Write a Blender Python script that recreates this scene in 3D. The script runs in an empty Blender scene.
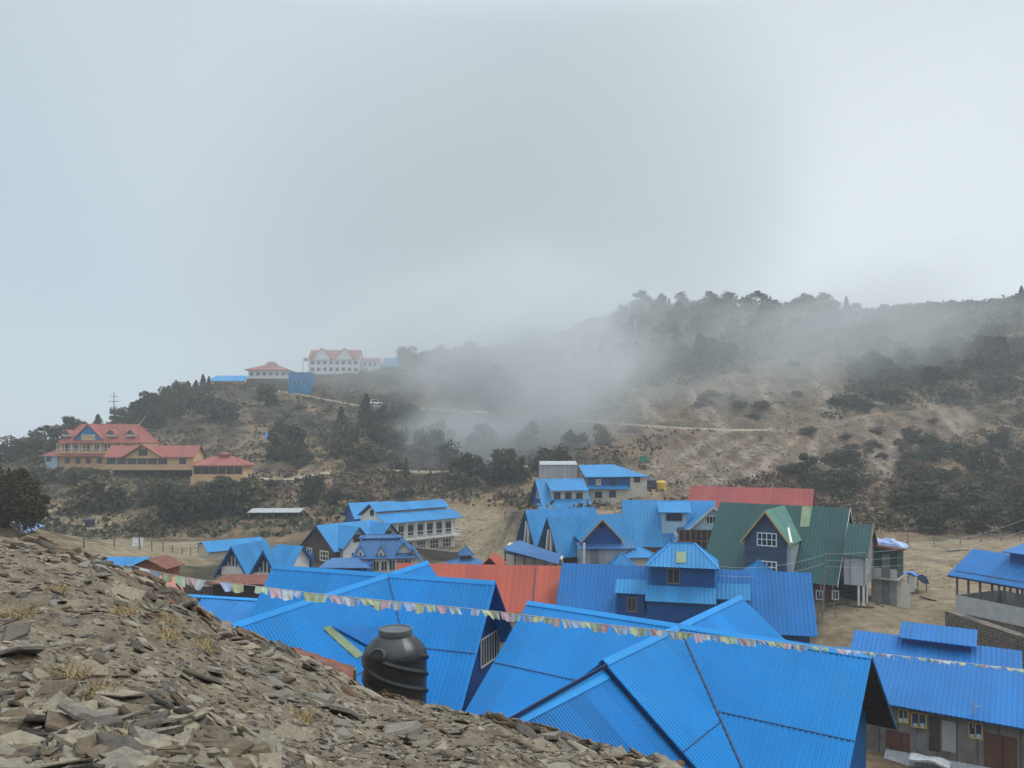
import bpy, math, random
import numpy as np
from mathutils import Vector as V
R = math.radians
sc = bpy.context.scene
COL = sc.collection
random.seed(7)

# ------------------------------------------------------------------ camera, world, sun, exposure
F, H, CX = 760.0, 440.0, 512.0          # focal length in pixels, row of the horizon, centre column
cam = bpy.data.cameras.new('camera')
cam.sensor_width = 36; cam.lens = 36 * F / 1024; cam.shift_y = (H - 384) / 1024
cam.clip_start = 0.1; cam.clip_end = 5000
camo = bpy.data.objects.new('camera', cam); COL.objects.link(camo)
camo.location = (0, 0, 0); camo.rotation_euler = (R(90), 0, 0)
sc.camera = camo

SUN_EL, SUN_AZ = 58, 75                 # sun behind thin cloud, high to the right
world = bpy.data.worlds.new('World'); sc.world = world; world.use_nodes = True
nt = world.node_tree; N = nt.nodes; L = nt.links; N.clear()
def nd(t, **k):
    n = N.new(t)
    for a, b in k.items(): setattr(n, a, b)
    return n
def wmath(op, a, b=None, c=None):
    n = nd('ShaderNodeMath', operation=op)
    for i, x in enumerate((a, b, c)):
        if x is None: continue
        if isinstance(x, (int, float)): n.inputs[i].default_value = x
        else: L.new(x, n.inputs[i])
    return n.outputs[0]
def wmix(f, a, b):
    n = nd('ShaderNodeMix', data_type='RGBA')
    for i, x in ((0, f), (6, a), (7, b)):
        if isinstance(x, (int, float)): n.inputs[i].default_value = x
        elif isinstance(x, tuple): n.inputs[i].default_value = (*x, 1)
        else: L.new(x, n.inputs[i])
    return n.outputs[2]
sky = nd('ShaderNodeTexSky', sky_type='NISHITA', sun_disc=False)
sky.sun_elevation = R(SUN_EL); sky.sun_rotation = R(SUN_AZ); sky.altitude = 3000; sky.air_density = 1.2; sky.dust_density = 2
tc = nd('ShaderNodeTexCoord'); sep = nd('ShaderNodeSeparateXYZ'); L.new(tc.outputs['Generated'], sep.inputs[0])
sx, sy, sz = sep.outputs
mp = nd('ShaderNodeMapping'); mp.inputs['Scale'].default_value = (1.0, 1.0, 1.9); L.new(tc.outputs['Generated'], mp.inputs[0])
no = nd('ShaderNodeTexNoise'); no.inputs['Scale'].default_value = 2.1; no.inputs['Detail'].default_value = 5; no.inputs['Roughness'].default_value = .48
no.inputs['Distortion'].default_value = .35
L.new(mp.outputs[0], no.inputs['Vector'])
nr = nd('ShaderNodeMapRange'); nr.inputs['From Min'].default_value = .33; nr.inputs['From Max'].default_value = .67; L.new(no.outputs[0], nr.inputs[0])
def blob(d, inner, outer):              # a soft patch of cloud round a direction
    d = V(d).normalized()
    dp = nd('ShaderNodeVectorMath', operation='DOT_PRODUCT'); dp.inputs[1].default_value = d
    nv = nd('ShaderNodeVectorMath', operation='NORMALIZE'); L.new(tc.outputs['Generated'], nv.inputs[0]); L.new(nv.outputs[0], dp.inputs[0])
    m = nd('ShaderNodeMapRange', interpolation_type='SMOOTHSTEP'); m.inputs['From Min'].default_value = math.cos(R(outer)); m.inputs['From Max'].default_value = math.cos(R(inner))
    L.new(dp.outputs['Value'], m.inputs[0]); return m.outputs[0]
def dirpx(x, y): return ((x - CX) / F, 1, (H - y) / F)
cloud = wmix(nr.outputs[0], (4.85, 5.5, 5.9), (5.8, 6.45, 6.8))
bluish = wmix(blob(dirpx(-60, 330), 8, 34), cloud, (4.75, 5.6, 6.3))
bright = wmix(wmath('MULTIPLY', blob(dirpx(800, 225), 1, 24), .6), bluish, (7.6, 8.1, 8.5))
bright = wmix(wmath('MULTIPLY', blob(dirpx(1010, 255), 1, 19), .55), bright, (7.8, 8.4, 8.8))
bright = wmix(wmath('MULTIPLY', blob(dirpx(330, 40), 3, 24), .5), bright, (6.1, 6.9, 7.5))
dark = wmix(wmath('MULTIPLY', blob(dirpx(490, 310), 1, 25), .7), bright, (3.75, 4.2, 4.4))
dark = wmix(wmath('MULTIPLY', blob(dirpx(640, 170), 2, 14), .45), dark, (4.4, 5.0, 5.25))
zen = wmath('MAXIMUM', wmath('SUBTRACT', sz, .48), 0)
zf = wmath('ADD', 1.0, wmath('MULTIPLY', zen, 5.5))
zs = nd('ShaderNodeVectorMath', operation='SCALE'); L.new(dark, zs.inputs[0]); L.new(zf, zs.inputs['Scale'])
full = wmix(.93, sky.outputs[0], zs.outputs[0])
bg = nd('ShaderNodeBackground'); bg.inputs['Strength'].default_value = .1; L.new(full, bg.inputs[0])
wo = nd('ShaderNodeOutputWorld'); L.new(bg.outputs[0], wo.inputs[0])

sl = bpy.data.lights.new('sun', 'SUN'); sl.energy = 1.5; sl.angle = R(22); sl.color = (1, .965, .92)
so = bpy.data.objects.new('sun', sl); COL.objects.link(so)
sd = V((math.cos(R(SUN_EL)) * math.sin(R(SUN_AZ)), math.cos(R(SUN_EL)) * math.cos(R(SUN_AZ)), math.sin(R(SUN_EL))))
so.rotation_euler = sd.to_track_quat('Z', 'Y').to_euler()
sc.view_settings.view_transform = 'Standard'; sc.view_settings.look = 'None'
sc.view_settings.exposure = 0.14; sc.view_settings.gamma = 1
sc.cycles.volume_bounces = 3; sc.cycles.max_bounces = 6; sc.cycles.volume_max_steps = 128
sc.cycles.use_denoising = True

# ------------------------------------------------------------------ helpers
def P(px, row, d): return V(((px - CX) / F * d, d, (H - row) / F * d))
def proj(p): return (CX + F * p[0] / p[1], H - F * p[2] / p[1])
def hit(px, row, pt, n):                # where the line of sight through a point of the photo meets a plane
    r = V(((px - CX) / F, 1, (H - row) / F)); return r * (V(pt).dot(n) / r.dot(n))
Z = V((0, 0, 1))
ORG = {}
def empty(name, loc, label, cat, group=None):
    o = bpy.data.objects.new(name, None); COL.objects.link(o); o.location = loc; o.empty_display_size = .5
    o['label'] = label; o['category'] = cat
    if group: o['group'] = group
    ORG[o.name] = V(loc); return o
def tag(o, label, cat, group=None):
    o['label'] = label; o['category'] = cat
    if group: o['group'] = group
    return o
def mesh_obj(name, verts, faces, mats, mi=None, parent=None, loc=None, smooth=False):
    if parent is not None: off = ORG[parent.name]
    elif loc is not None: off = V(loc)
    else: off = V((0, 0, 0))
    me = bpy.data.meshes.new(name)
    me.from_pydata([(v[0] - off.x, v[1] - off.y, v[2] - off.z) for v in verts], [], faces)
    for m in (mats if isinstance(mats, (list, tuple)) else [mats]): me.materials.append(m)
    if mi is not None and any(mi): me.polygons.foreach_set('material_index', mi)
    if smooth: me.polygons.foreach_set('use_smooth', [True] * len(faces))
    me.update()
    o = bpy.data.objects.new(name, me); COL.objects.link(o)
    if parent is not None: o.parent = parent
    else: o.location = off
    ORG[o.name] = off
    return o
class MB:
    def __init__(s): s.v, s.f, s.m, s.t = [], [], [], {}
    def add(s, vs, fs, m=0):
        b = len(s.v); s.v += [tuple(x) for x in vs]; s.f += [tuple(i + b for i in f) for f in fs]; s.m += [m] * len(fs)
    def poly(s, pts, m=0): s.add(pts, [tuple(range(len(pts)))], m)
    def prism(s, pts, vec, m=0):
        n = len(pts); vec = V(vec); pts = [V(p) for p in pts]
        nrm = (pts[1] - pts[0]).cross(pts[2] - pts[0])
        if nrm.dot(vec) > 0: pts = pts[::-1]
        s.add(pts + [p + vec for p in pts], [tuple(range(n)), tuple(range(2 * n - 1, n - 1, -1))] + [(i, i + n, (i + 1) % n + n, (i + 1) % n) for i in range(n)], m)
    def box(s, o, a, b, c, m=0): o = V(o); a = V(a); b = V(b); s.prism([o, o + a, o + a + b, o + b], c, m)
    def bar(s, p, q, w, h=None, m=0, up=Z):
        p = V(p); q = V(q); h = h or w; d = (q - p).normalized()
        a = d.cross(up)
        if a.length < 1e-3: a = d.cross(V((1, 0, 0)))
        a.normalize(); b = a.cross(d); s.box(p - a * w / 2 - b * h / 2, a * w, b * h, q - p, m)
    def tube(s, pts, r, n=8, m=0, cap=True):
        pts = [V(p) for p in pts]; rs = r if isinstance(r, (list, tuple)) else [r] * len(pts); vs = []
        for i, p in enumerate(pts):
            d = (pts[min(i + 1, len(pts) - 1)] - pts[max(i - 1, 0)]).normalized()
            a = d.cross(V((.31, .17, .93)));  a = a if a.length > .1 else d.cross(V((1, 0, 0)))
            a.normalize(); b = d.cross(a)
            vs += [p + (a * math.cos(t) + b * math.sin(t)) * rs[i] for t in [2 * math.pi * k / n for k in range(n)]]
        fs = [(i * n + k, i * n + (k + 1) % n, (i + 1) * n + (k + 1) % n, (i + 1) * n + k) for i in range(len(pts) - 1) for k in range(n)]
        if cap: fs += [tuple(range(n - 1, -1, -1)), tuple(range((len(pts) - 1) * n, len(pts) * n))]
        s.add(vs, fs, m)
    def lathe(s, c, prof, n=32, m=0):
        c = V(c); vs = [c + V((r * math.cos(2 * math.pi * k / n), r * math.sin(2 * math.pi * k / n), z)) for r, z in prof for k in range(n)]
        fs = [(i * n + k, i * n + (k + 1) % n, (i + 1) * n + (k + 1) % n, (i + 1) * n + k) for i in range(len(prof) - 1) for k in range(n)]
        s.add(vs, fs + [tuple(range(n - 1, -1, -1)), tuple(range((len(prof) - 1) * n, len(prof) * n))], m)
    def sheet(s, pts, thick=.05, rib=.25, rh=.03, seams=(), m=0, ms=1):
        """a planar corrugated metal sheet: a thin slab with raised ribs running down the slope"""
        pts = [V(p) for p in pts]; n = (pts[1] - pts[0]).cross(pts[2] - pts[0]).normalized()
        ref = Z if abs(n.z) < .999 else V((0, 1, 0))
        if n.z < -1e-4 or (abs(n.z) <= 1e-4 and n.y > 0): n = -n
        u = ref.cross(n).normalized(); v = n.cross(u)
        if v.z > 0: u, v = -u, -v
        s.prism(pts, -n * thick, m)
        q = [((p - pts[0]).dot(u), (p - pts[0]).dot(v)) for p in pts]; o = pts[0]
        def cut(c, ax):
            hs = []
            for i in range(len(q)):
                a, b = q[i], q[(i + 1) % len(q)]
                if (a[ax] - c) * (b[ax] - c) < 0:
                    t = (c - a[ax]) / (b[ax] - a[ax]); hs.append(a[1 - ax] + t * (b[1 - ax] - a[1 - ax]))
            return (min(hs), max(hs)) if len(hs) >= 2 else None
        if rib:
            u0, u1 = min(a[0] for a in q), max(a[0] for a in q); k = max(2, round((u1 - u0) / rib)); st = (u1 - u0) / k; bw, tw = st * .30, st * .13; tints = [random.gauss(0, .06) for _ in range(200)]; per = max(2, round(.95 / st))
            for i in range(k):
                x = u0 + (i + .5) * st; r = cut(x, 0)
                if not r or r[1] - r[0] < .02: continue
                a, b = r
                pp = [o + u * (x + dx) + v * y + n * h for y in (a, b) for dx, h in ((-st * .5, .002), (-bw, .003), (-tw, rh), (tw, rh), (bw, .003), (st * .5, .002))]; n0 = len(s.f)
                s.add(pp, [(j, j + 6, j + 7, j + 1) for j in range(5)] + [(6, 11, 10, 9, 8, 7), (0, 1, 2, 3, 4, 5)], m)
                for j in range(n0, len(s.f)): s.t[j] = tints[(i // per) % 200]
        v0 = min(a[1] for a in q)
        for y in seams:
            r = cut(v0 + y, 1)
            if r: s.box(o + u * (r[0] + .02) + v * (v0 + y) + n * .004, u * (r[1] - r[0] - .04), v * .03, n * (rh + .004), ms)
    def build(s, name, mats, parent=None, loc=None, smooth=False):
        if parent is None and loc is None:
            a = np.array(s.v); loc = ((a[:, 0].min() + a[:, 0].max()) / 2, (a[:, 1].min() + a[:, 1].max()) / 2, a[:, 2].min())
        o = mesh_obj(name, s.v, s.f, mats, s.m, parent, loc, smooth)
        if s.t: a = o.data.attributes.new('tint', 'FLOAT', 'FACE'); a.data.foreach_set('value', [s.t.get(i, 0.0) for i in range(len(s.f))])
        return o
class Fr:
    """a house's own axes: u along its ridge, v towards the viewer's side, w up from the ridge"""
    def __init__(s, o, phi): s.o = V(o); s.phi = phi; s.ex = V((math.cos(phi), math.sin(phi), 0)); s.ey = V((s.ex.y, -s.ex.x, 0)); s.L = 0
    def p(s, u, v, w): return s.o + s.ex * u + s.ey * v + Z * w
    def loc(s, p): q = V(p) - s.o; return q.dot(s.ex), q.dot(s.ey), q.z
    def on_u(s, u, px, row): return s.loc(hit(px, row, s.p(u, 0, 0), s.ex))[1:]
    def on_v(s, v, px, row): a = s.loc(hit(px, row, s.p(0, v, 0), s.ey)); return a[0], a[2]
    def on_w(s, w, px, row): return s.loc(hit(px, row, s.p(0, 0, w), Z))[:2]
    def turn(s, u, v, w): return Fr(s.p(u, v, w), s.phi - math.pi / 2)   # u' = v, v' = -u
def ridge(p0, d0, p1):                  # both ends at one height: the farther end follows from the rows
    a = P(*p0, d0); b = P(*p1, d0 * (p0[1] - H) / (p1[1] - H)); f = Fr(a, math.atan2(b.y - a.y, b.x - a.x)); f.L = (b - a).length; return f

# ------------------------------------------------------------------ materials
def mat(name, col, rough=.6, var=.18, scale=2.0, bump=0.0, bscale=20.0, spec=.4, kind=None, col2=None, rand=0, metal=0, stretch=None):
    m = bpy.data.materials.new(name); m.use_nodes = True; t = m.node_tree; nn = t.nodes; ln = t.links
    b = nn['Principled BSDF']; b.inputs['Roughness'].default_value = rough; b.inputs['Specular IOR Level'].default_value = spec; b.inputs['Metallic'].default_value = metal
    tcd = nn.new('ShaderNodeTexCoord'); vec = tcd.outputs['Object']
    if stretch:
        mpp = nn.new('ShaderNodeMapping'); mpp.inputs['Scale'].default_value = stretch; ln.new(vec, mpp.inputs[0]); vec = mpp.outputs[0]
    n1 = nn.new('ShaderNodeTexNoise'); n1.inputs['Scale'].default_value = scale; n1.inputs['Detail'].default_value = 8; n1.inputs['Roughness'].default_value = .65; ln.new(vec, n1.inputs['Vector'])
    mr = nn.new('ShaderNodeMapRange'); mr.inputs['From Min'].default_value = .3; mr.inputs['From Max'].default_value = .7; ln.new(n1.outputs[0], mr.inputs[0])
    mx = nn.new('ShaderNodeMix'); mx.data_type = 'RGBA'; c2 = col2
    if c2 is None: mx.inputs[6].default_value = (*[c * (1 - var) for c in col], 1); mx.inputs[7].default_value = (*[min(1, c * (1 + var)) for c in col], 1)
    else: mx.inputs[6].default_value = (*col, 1); mx.inputs[7].default_value = (*c2, 1)
    ln.new(mr.outputs[0], mx.inputs[0]); out = mx.outputs[2]
    if kind:                            # courses of stone, brick, boards or shingles
        br = nn.new('ShaderNodeTexBrick'); sw = nn.new('ShaderNodeCombineXYZ'); sp = nn.new('ShaderNodeSeparateXYZ'); ln.new(tcd.outputs['Object'], sp.inputs[0])
        ad = nn.new('ShaderNodeMath'); ad.operation = 'ADD'; ln.new(sp.outputs[0], ad.inputs[0]); ln.new(sp.outputs[1], ad.inputs[1])
        bw, rh, mo, dark = {'stone': (.5, .22, .03, .4), 'board': (40, .2, .012, .55), 'vboard': (.22, 40, .012, .55), 'shingle': (.35, .25, .012, .55), 'block': (.45, .22, .015, .7), 'vrib': (.3, 60, .03, .72)}[kind]
        ln.new(ad.outputs[0], sw.inputs[0]); ln.new(sp.outputs[2], sw.inputs[1]); ln.new(sw.outputs[0], br.inputs['Vector'])
        br.inputs['Scale'].default_value = 1; br.inputs['Brick Width'].default_value = bw; br.inputs['Row Height'].default_value = rh; br.inputs['Mortar Size'].default_value = mo
        br.inputs['Color1'].default_value = (.82, .82, .82, 1); br.inputs['Color2'].default_value = (1.15, 1.15, 1.15, 1); br.inputs['Mortar'].default_value = (dark, dark, dark, 1)
        mm = nn.new('ShaderNodeMix'); mm.data_type = 'RGBA'; mm.blend_type = 'MULTIPLY'; mm.inputs[0].default_value = 1; ln.new(out, mm.inputs[6]); ln.new(br.outputs[0], mm.inputs[7]); out = mm.outputs[2]
    if rand:
        oi = nn.new('ShaderNodeObjectInfo'); m2 = nn.new('ShaderNodeMapRange'); m2.inputs['To Min'].default_value = 1 - rand; m2.inputs['To Max'].default_value = 1 + rand; ln.new(oi.outputs['Random'], m2.inputs[0])
        vs = nn.new('ShaderNodeVectorMath'); vs.operation = 'SCALE'; ln.new(out, vs.inputs[0]); ln.new(m2.outputs[0], vs.inputs['Scale']); out = vs.outputs[0]
    ln.new(out, b.inputs['Base Color'])
    if bump:
        n2 = nn.new('ShaderNodeTexNoise'); n2.inputs['Scale'].default_value = bscale; n2.inputs['Detail'].default_value = 6; ln.new(tcd.outputs['Object'], n2.inputs['Vector'])
        bm = nn.new('ShaderNodeBump'); bm.inputs['Strength'].default_value = bump; bm.inputs['Distance'].default_value = .05; ln.new(n2.outputs[0], bm.inputs['Height']); ln.new(bm.outputs[0], b.inputs['Normal'])
    return m
def sheetmat(name, col, rough=.45, fade=.28, spec=.22):   # painted sheet: sun fade, streaks of dirt, thin scratches
    m = mat(name, col, rough, fade * .5, .35, .04, 3, spec)
    t = m.node_tree; nn = t.nodes; ln = t.links; b = nn['Principled BSDF']; src = b.inputs['Base Color'].links[0].from_socket
    tcd = nn['Texture Coordinate'] if 'Texture Coordinate' in nn else nn.new('ShaderNodeTexCoord')
    n = nn.new('ShaderNodeTexNoise'); n.inputs['Scale'].default_value = 1.3; n.inputs['Detail'].default_value = 10; n.inputs['Roughness'].default_value = .75; ln.new(tcd.outputs['Object'], n.inputs['Vector'])
    r = nn.new('ShaderNodeMapRange'); r.inputs['From Min'].default_value = .52; r.inputs['From Max'].default_value = .8; r.inputs['To Max'].default_value = .35; ln.new(n.outputs[0], r.inputs[0])
    g = sum(col) / 3; d = nn.new('ShaderNodeMix'); d.data_type = 'RGBA'; d.inputs[7].default_value = (*[c * .55 + g * .35 for c in col], 1); ln.new(r.outputs[0], d.inputs[0]); ln.new(src, d.inputs[6]); ln.new(d.outputs[2], b.inputs['Base Color'])
    ta = nn.new('ShaderNodeAttribute'); ta.attribute_name = 'tint'; ad = nn.new('ShaderNodeMath'); ad.operation = 'ADD'; ad.inputs[1].default_value = 1; ln.new(ta.outputs['Fac'], ad.inputs[0])
    sc_ = nn.new('ShaderNodeVectorMath'); sc_.operation = 'SCALE'; ln.new(d.outputs[2], sc_.inputs[0]); ln.new(ad.outputs[0], sc_.inputs['Scale'])
    n4 = nn.new('ShaderNodeTexNoise'); n4.inputs['Scale'].default_value = .55; n4.inputs['Detail'].default_value = 4; ln.new(tcd.outputs['Object'], n4.inputs['Vector']); r4 = nn.new('ShaderNodeMapRange'); r4.inputs['From Min'].default_value = .45; r4.inputs['From Max'].default_value = .75; r4.inputs['To Max'].default_value = .30; ln.new(n4.outputs[0], r4.inputs[0])
    fd = nn.new('ShaderNodeMix'); fd.data_type = 'RGBA'; fd.inputs[7].default_value = (*[c * .75 + a_ for c, a_ in zip(col, (.018, .045, .06))], 1); ln.new(r4.outputs[0], fd.inputs[0]); ln.new(sc_.outputs[0], fd.inputs[6]); ln.new(fd.outputs[2], b.inputs['Base Color'])
    r2 = nn.new('ShaderNodeMapRange'); r2.inputs['To Min'].default_value = rough - .1; r2.inputs['To Max'].default_value = rough + .18; ln.new(n.outputs[0], r2.inputs[0]); ln.new(r2.outputs[0], b.inputs['Roughness'])
    return m
M = dict(
    blue1=sheetmat('bright_blue_sheet', (.003, .185, .49)), blue2=sheetmat('blue_sheet', (.003, .148, .42)), blue3=sheetmat('faded_blue_sheet', (.016, .185, .42)),
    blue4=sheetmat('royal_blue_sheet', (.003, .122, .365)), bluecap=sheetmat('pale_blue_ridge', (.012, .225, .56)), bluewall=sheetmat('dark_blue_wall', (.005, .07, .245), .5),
    greyblue=sheetmat('grey_blue_sheet', (.032, .115, .27)), dark=mat('dark_seam', (.006, .022, .075), .6),
    red=sheetmat('red_sheet', (.32, .058, .032), .55), hred=sheetmat('hotel_red_sheet', (.26, .075, .058), .55), red2=sheetmat('brick_red_sheet', (.235, .038, .034), .6), green=sheetmat('green_sheet', (.014, .062, .060), .5),
    litgreen=sheetmat('sky_lit_green_sheet', (.085, .20, .16), .45), patch=mat('translucent_patch_sheet', (.17, .225, .12), .4, .3), rust=mat('rusty_sheet', (.15, .055, .035), .8, .5, 3, .3, 10),  # the paler green has the dormer roof's bright sky sheen put into its colour
    white=mat('white_paint', (.62, .63, .62), .6, .1, 1.2), frame=mat('white_frame', (.72, .72, .70), .5, .06), cream=mat('cream_plaster', (.58, .37, .20), .7, .12, .8), sand=mat('pale_plaster', (.50, .46, .38), .75, .15, 1),
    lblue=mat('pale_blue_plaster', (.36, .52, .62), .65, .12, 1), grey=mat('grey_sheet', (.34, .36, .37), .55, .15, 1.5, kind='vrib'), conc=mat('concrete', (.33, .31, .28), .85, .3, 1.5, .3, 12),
    brown=mat('brown_boards', (.085, .055, .045), .7, .25, 2, kind='vboard'), navy=mat('navy_shingles', (.035, .058, .105), .6, .2, 2, kind='shingle'), hutgreen=mat('dark_green_board', (.012, .055, .05), .6, .2, 1),
    stone=mat('dry_stone', (.135, .112, .09), .9, .4, 3, .6, 8, kind='stone'), wood=mat('weathered_wood', (.19, .15, .115), .8, .35, 3), dwood=mat('dark_timber', (.05, .035, .028), .75, .3, 3),
    oldwall=mat('old_tin_wall', (.165, .15, .135), .7, .45, 1.2, kind='vboard'), redbrown=mat('brown_panel', (.10, .042, .03), .7, .3, 2, kind='vboard'), yellow=mat('yellow_paint', (.55, .42, .12), .5, .2),
    gold=mat('ochre_paint', (.50, .33, .08), .5, .2), glass=mat('window_glass', (.018, .024, .032), .12, .3, 1, spec=.6), door=mat('grey_door', (.16, .17, .18), .55, .2), curtain=mat('blue_curtain_glass', (.02, .045, .13), .2, .5, 2),
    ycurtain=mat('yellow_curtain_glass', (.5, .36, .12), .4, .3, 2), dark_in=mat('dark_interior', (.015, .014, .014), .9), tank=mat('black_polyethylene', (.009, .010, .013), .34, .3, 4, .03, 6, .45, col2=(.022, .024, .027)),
    lid=mat('dusty_tank_lid', (.085, .095, .105), .6, .25, 5), dtank=mat('navy_tank_plastic', (.012, .02, .05), .4), gtank=mat('green_tank_plastic', (.03, .22, .12), .45), ytank=mat('yellow_tank_plastic', (.55, .36, .03), .5),
    tarp=mat('blue_tarpaulin', (.05, .16, .48), .45, .3, 2, .5, 3, col2=(.45, .5, .58)), bluetarp=mat('bright_blue_tarpaulin', (.02, .2, .6), .4, .3, 3, .5, 4), lgrey=mat('whitewashed_sheet', (.42, .43, .43), .6, .15, 1.5), clothw=mat('pale_cloth', (.5, .5, .5), .8, .2, 5, .5, 6),
    pink=mat('pinkish_tin', (.42, .12, .10), .6, .15, 2), steel=mat('galvanised_steel', (.30, .31, .32), .5, .2), rope=mat('cord', (.4, .38, .34), .9), brick=mat('brick_red', (.30, .10, .05), .85, .3, 2, kind='block'),
    car=mat('white_car_paint', (.7, .7, .7), .3), rubber=mat('tyre_rubber', (.02, .02, .02), .8), orangewall=mat('orange_boards', (.38, .16, .06), .7, .3, 2, kind='vboard'),
)
# ------------------------------------------------------------------ ground: hillside, village floor, rubble slope
rng = np.random.default_rng(11)
def vnoise(x, y, s, seed):
    r = np.random.default_rng(seed).random((257, 257)); x = np.asarray(x) / s + 61.3; y = np.asarray(y) / s + 37.7
    xi = np.floor(x).astype(int); yi = np.floor(y).astype(int); fx = x - xi; fy = y - yi; fx = fx * fx * (3 - 2 * fx); fy = fy * fy * (3 - 2 * fy)
    a = r[xi % 256, yi % 256]; b = r[(xi + 1) % 256, yi % 256]; c = r[xi % 256, (yi + 1) % 256]; d = r[(xi + 1) % 256, (yi + 1) % 256]
    return (a * (1 - fx) + b * fx) * (1 - fy) + (c * (1 - fx) + d * fx) * fy - .5
CP = [(-30, 20, -15), (0, 18, -15), (20, 22, -16), (45, 28, -16.5), (80, 45, -16), (-70, 40, -15), (-15, 40, -15), (5, 45, -15), (26, 45, -16), (38, 62, -14), (0, 0, -16), (0, -60, -16), (-80, -40, -16), (80, -40, -18),
      (-35, 60, -14.6), (0, 62, -14.6), (120, 60, -17), (-120, 60, -16), (-20, 95, -15.4), (-3, 100, -15.6), (10, 82, -14.6), (18, 90, -14.2), (-60, 100, -13.8)]
for px, row, d in [(900, 605, 65), (930, 546, 100), (1000, 545, 100), (860, 600, 65), (760, 520, 112), (700, 512, 112), (640, 496, 112), (580, 508, 114), (545, 492, 125), (650, 482, 135),
                   (900, 500, 135), (900, 450, 178), (900, 420, 200), (900, 380, 232), (900, 345, 262), (900, 308, 300), (760, 480, 145), (760, 432, 190), (760, 400, 215), (760, 350, 262), (760, 308, 305),
                   (640, 430, 200), (640, 380, 250), (640, 306, 312), (1024, 500, 140), (1024, 420, 200), (1024, 350, 255), (1024, 298, 292), (1150, 400, 200), (1150, 300, 280), (540, 420, 230), (560, 338, 318), (480, 355, 325), (480, 413, 260), (430, 352, 322),
                   (385, 362, 305), (340, 376, 282), (290, 389, 275), (230, 389, 282), (205, 391, 280), (170, 407, 268), (130, 420, 255), (60, 446, 235), (0, 462, 220), (-120, 480, 210), (150, 473, 176), (60, 470, 182), (110, 470, 184), (2, 535, 63), (-60, 530, 62), (230, 478, 171), (90, 525, 130), (160, 522, 132), (60, 536, 118), (0, 530, 120), (150, 556, 100), (200, 530, 128),
                   (420, 546, 118), (345, 520, 128), (470, 532, 128), (500, 520, 135), (480, 471, 175), (400, 472, 178), (330, 478, 165), (280, 480, 165), (250, 505, 140), (300, 512, 135), (350, 445, 205), (300, 400, 255), (250, 430, 228), (450, 440, 215), (430, 405, 262), (370, 408, 258), (540, 468, 170), (380, 495, 150)]:
    p = P(px, row, d); CP.append((p.x, p.y, p.z))
for px, row, d, dr in [(1150, 300, 350, 35), (1024, 298, 360, 40), (900, 308, 370, 40), (760, 308, 370, 40), (640, 306, 375, 40), (560, 338, 380, 40), (480, 355, 385, 40), (385, 362, 365, 40), (290, 389, 340, 40), (205, 391, 345, 45), (130, 420, 320, 50), (60, 446, 300, 55), (0, 462, 285, 55), (-120, 480, 275, 50)]:
    p = P(px, row, d); CP.append((p.x, p.y, p.z - dr))
    p = P(px, row, d + 230); CP.append((p.x, p.y, -100))
CP = np.array(CP); _n = len(CP)
_ph = lambda r: r ** 1.5
_A = np.zeros((_n + 3, _n + 3)); _A[:_n, :_n] = _ph(np.hypot(CP[:, None, 0] - CP[None, :, 0], CP[:, None, 1] - CP[None, :, 1])) + np.eye(_n) * 1.5
_A[:_n, _n] = 1; _A[:_n, _n + 1:] = CP[:, :2]; _A[_n:, :_n] = _A[:_n, _n:].T
_W = np.linalg.solve(_A, np.concatenate([CP[:, 2], [0, 0, 0]]))
def tbase(x, y):
    x = np.asarray(x, float); y = np.asarray(y, float); o = np.full(x.shape, _W[_n]) + _W[_n + 1] * x + _W[_n + 2] * y
    for i in range(_n): o = o + _W[i] * _ph(np.hypot(x - CP[i, 0], y - CP[i, 1]))
    return o
def terr0(x, y):
    x = np.asarray(x, float); y = np.asarray(y, float)
    k = np.clip((y - 105) / 60, .08, 1)
    q = 1 - .62 * np.clip((x - 18) / 14, 0, 1) * np.clip((245 - y) / 40, 0, 1); z = tbase(x, y) + k * q * (3.2 * vnoise(x, y, 22, 1) + 1.6 * vnoise(x, y, 8.5, 2) + .9 * vnoise(x, y, 3.7, 3)) + .25 * vnoise(x, y, 2.1, 4)
    # the cut slope on the right is scored by gullies that run downhill
    g = np.clip((x - 25) / 25, 0, 1) * np.clip((y - 120) / 20, 0, 1) * np.clip((230 - y) / 40, 0, 1)
    return z + g * (4.6 * (np.abs(vnoise(x + .45 * y, y * .10, 8, 15)) - .2) - 2.2 * (np.abs(vnoise(x + .4 * y, y * .2, 4, 16)) - .2) + 2.4 * vnoise(x + .45 * y, y * .10, 5, 5) + 1.7 * vnoise(x + .45 * y, y * .2, 2.6, 6))
def ray0(px, row, fn, d0=55, d1=420):
    d = np.arange(d0, d1, .5); x = (px - CX) / F * d; z = (H - row) / F * d; i = np.nonzero(fn(x, d) >= z)[0]
    return V((x[i[0]], d[i[0]], z[i[0]])) if len(i) else None
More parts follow.
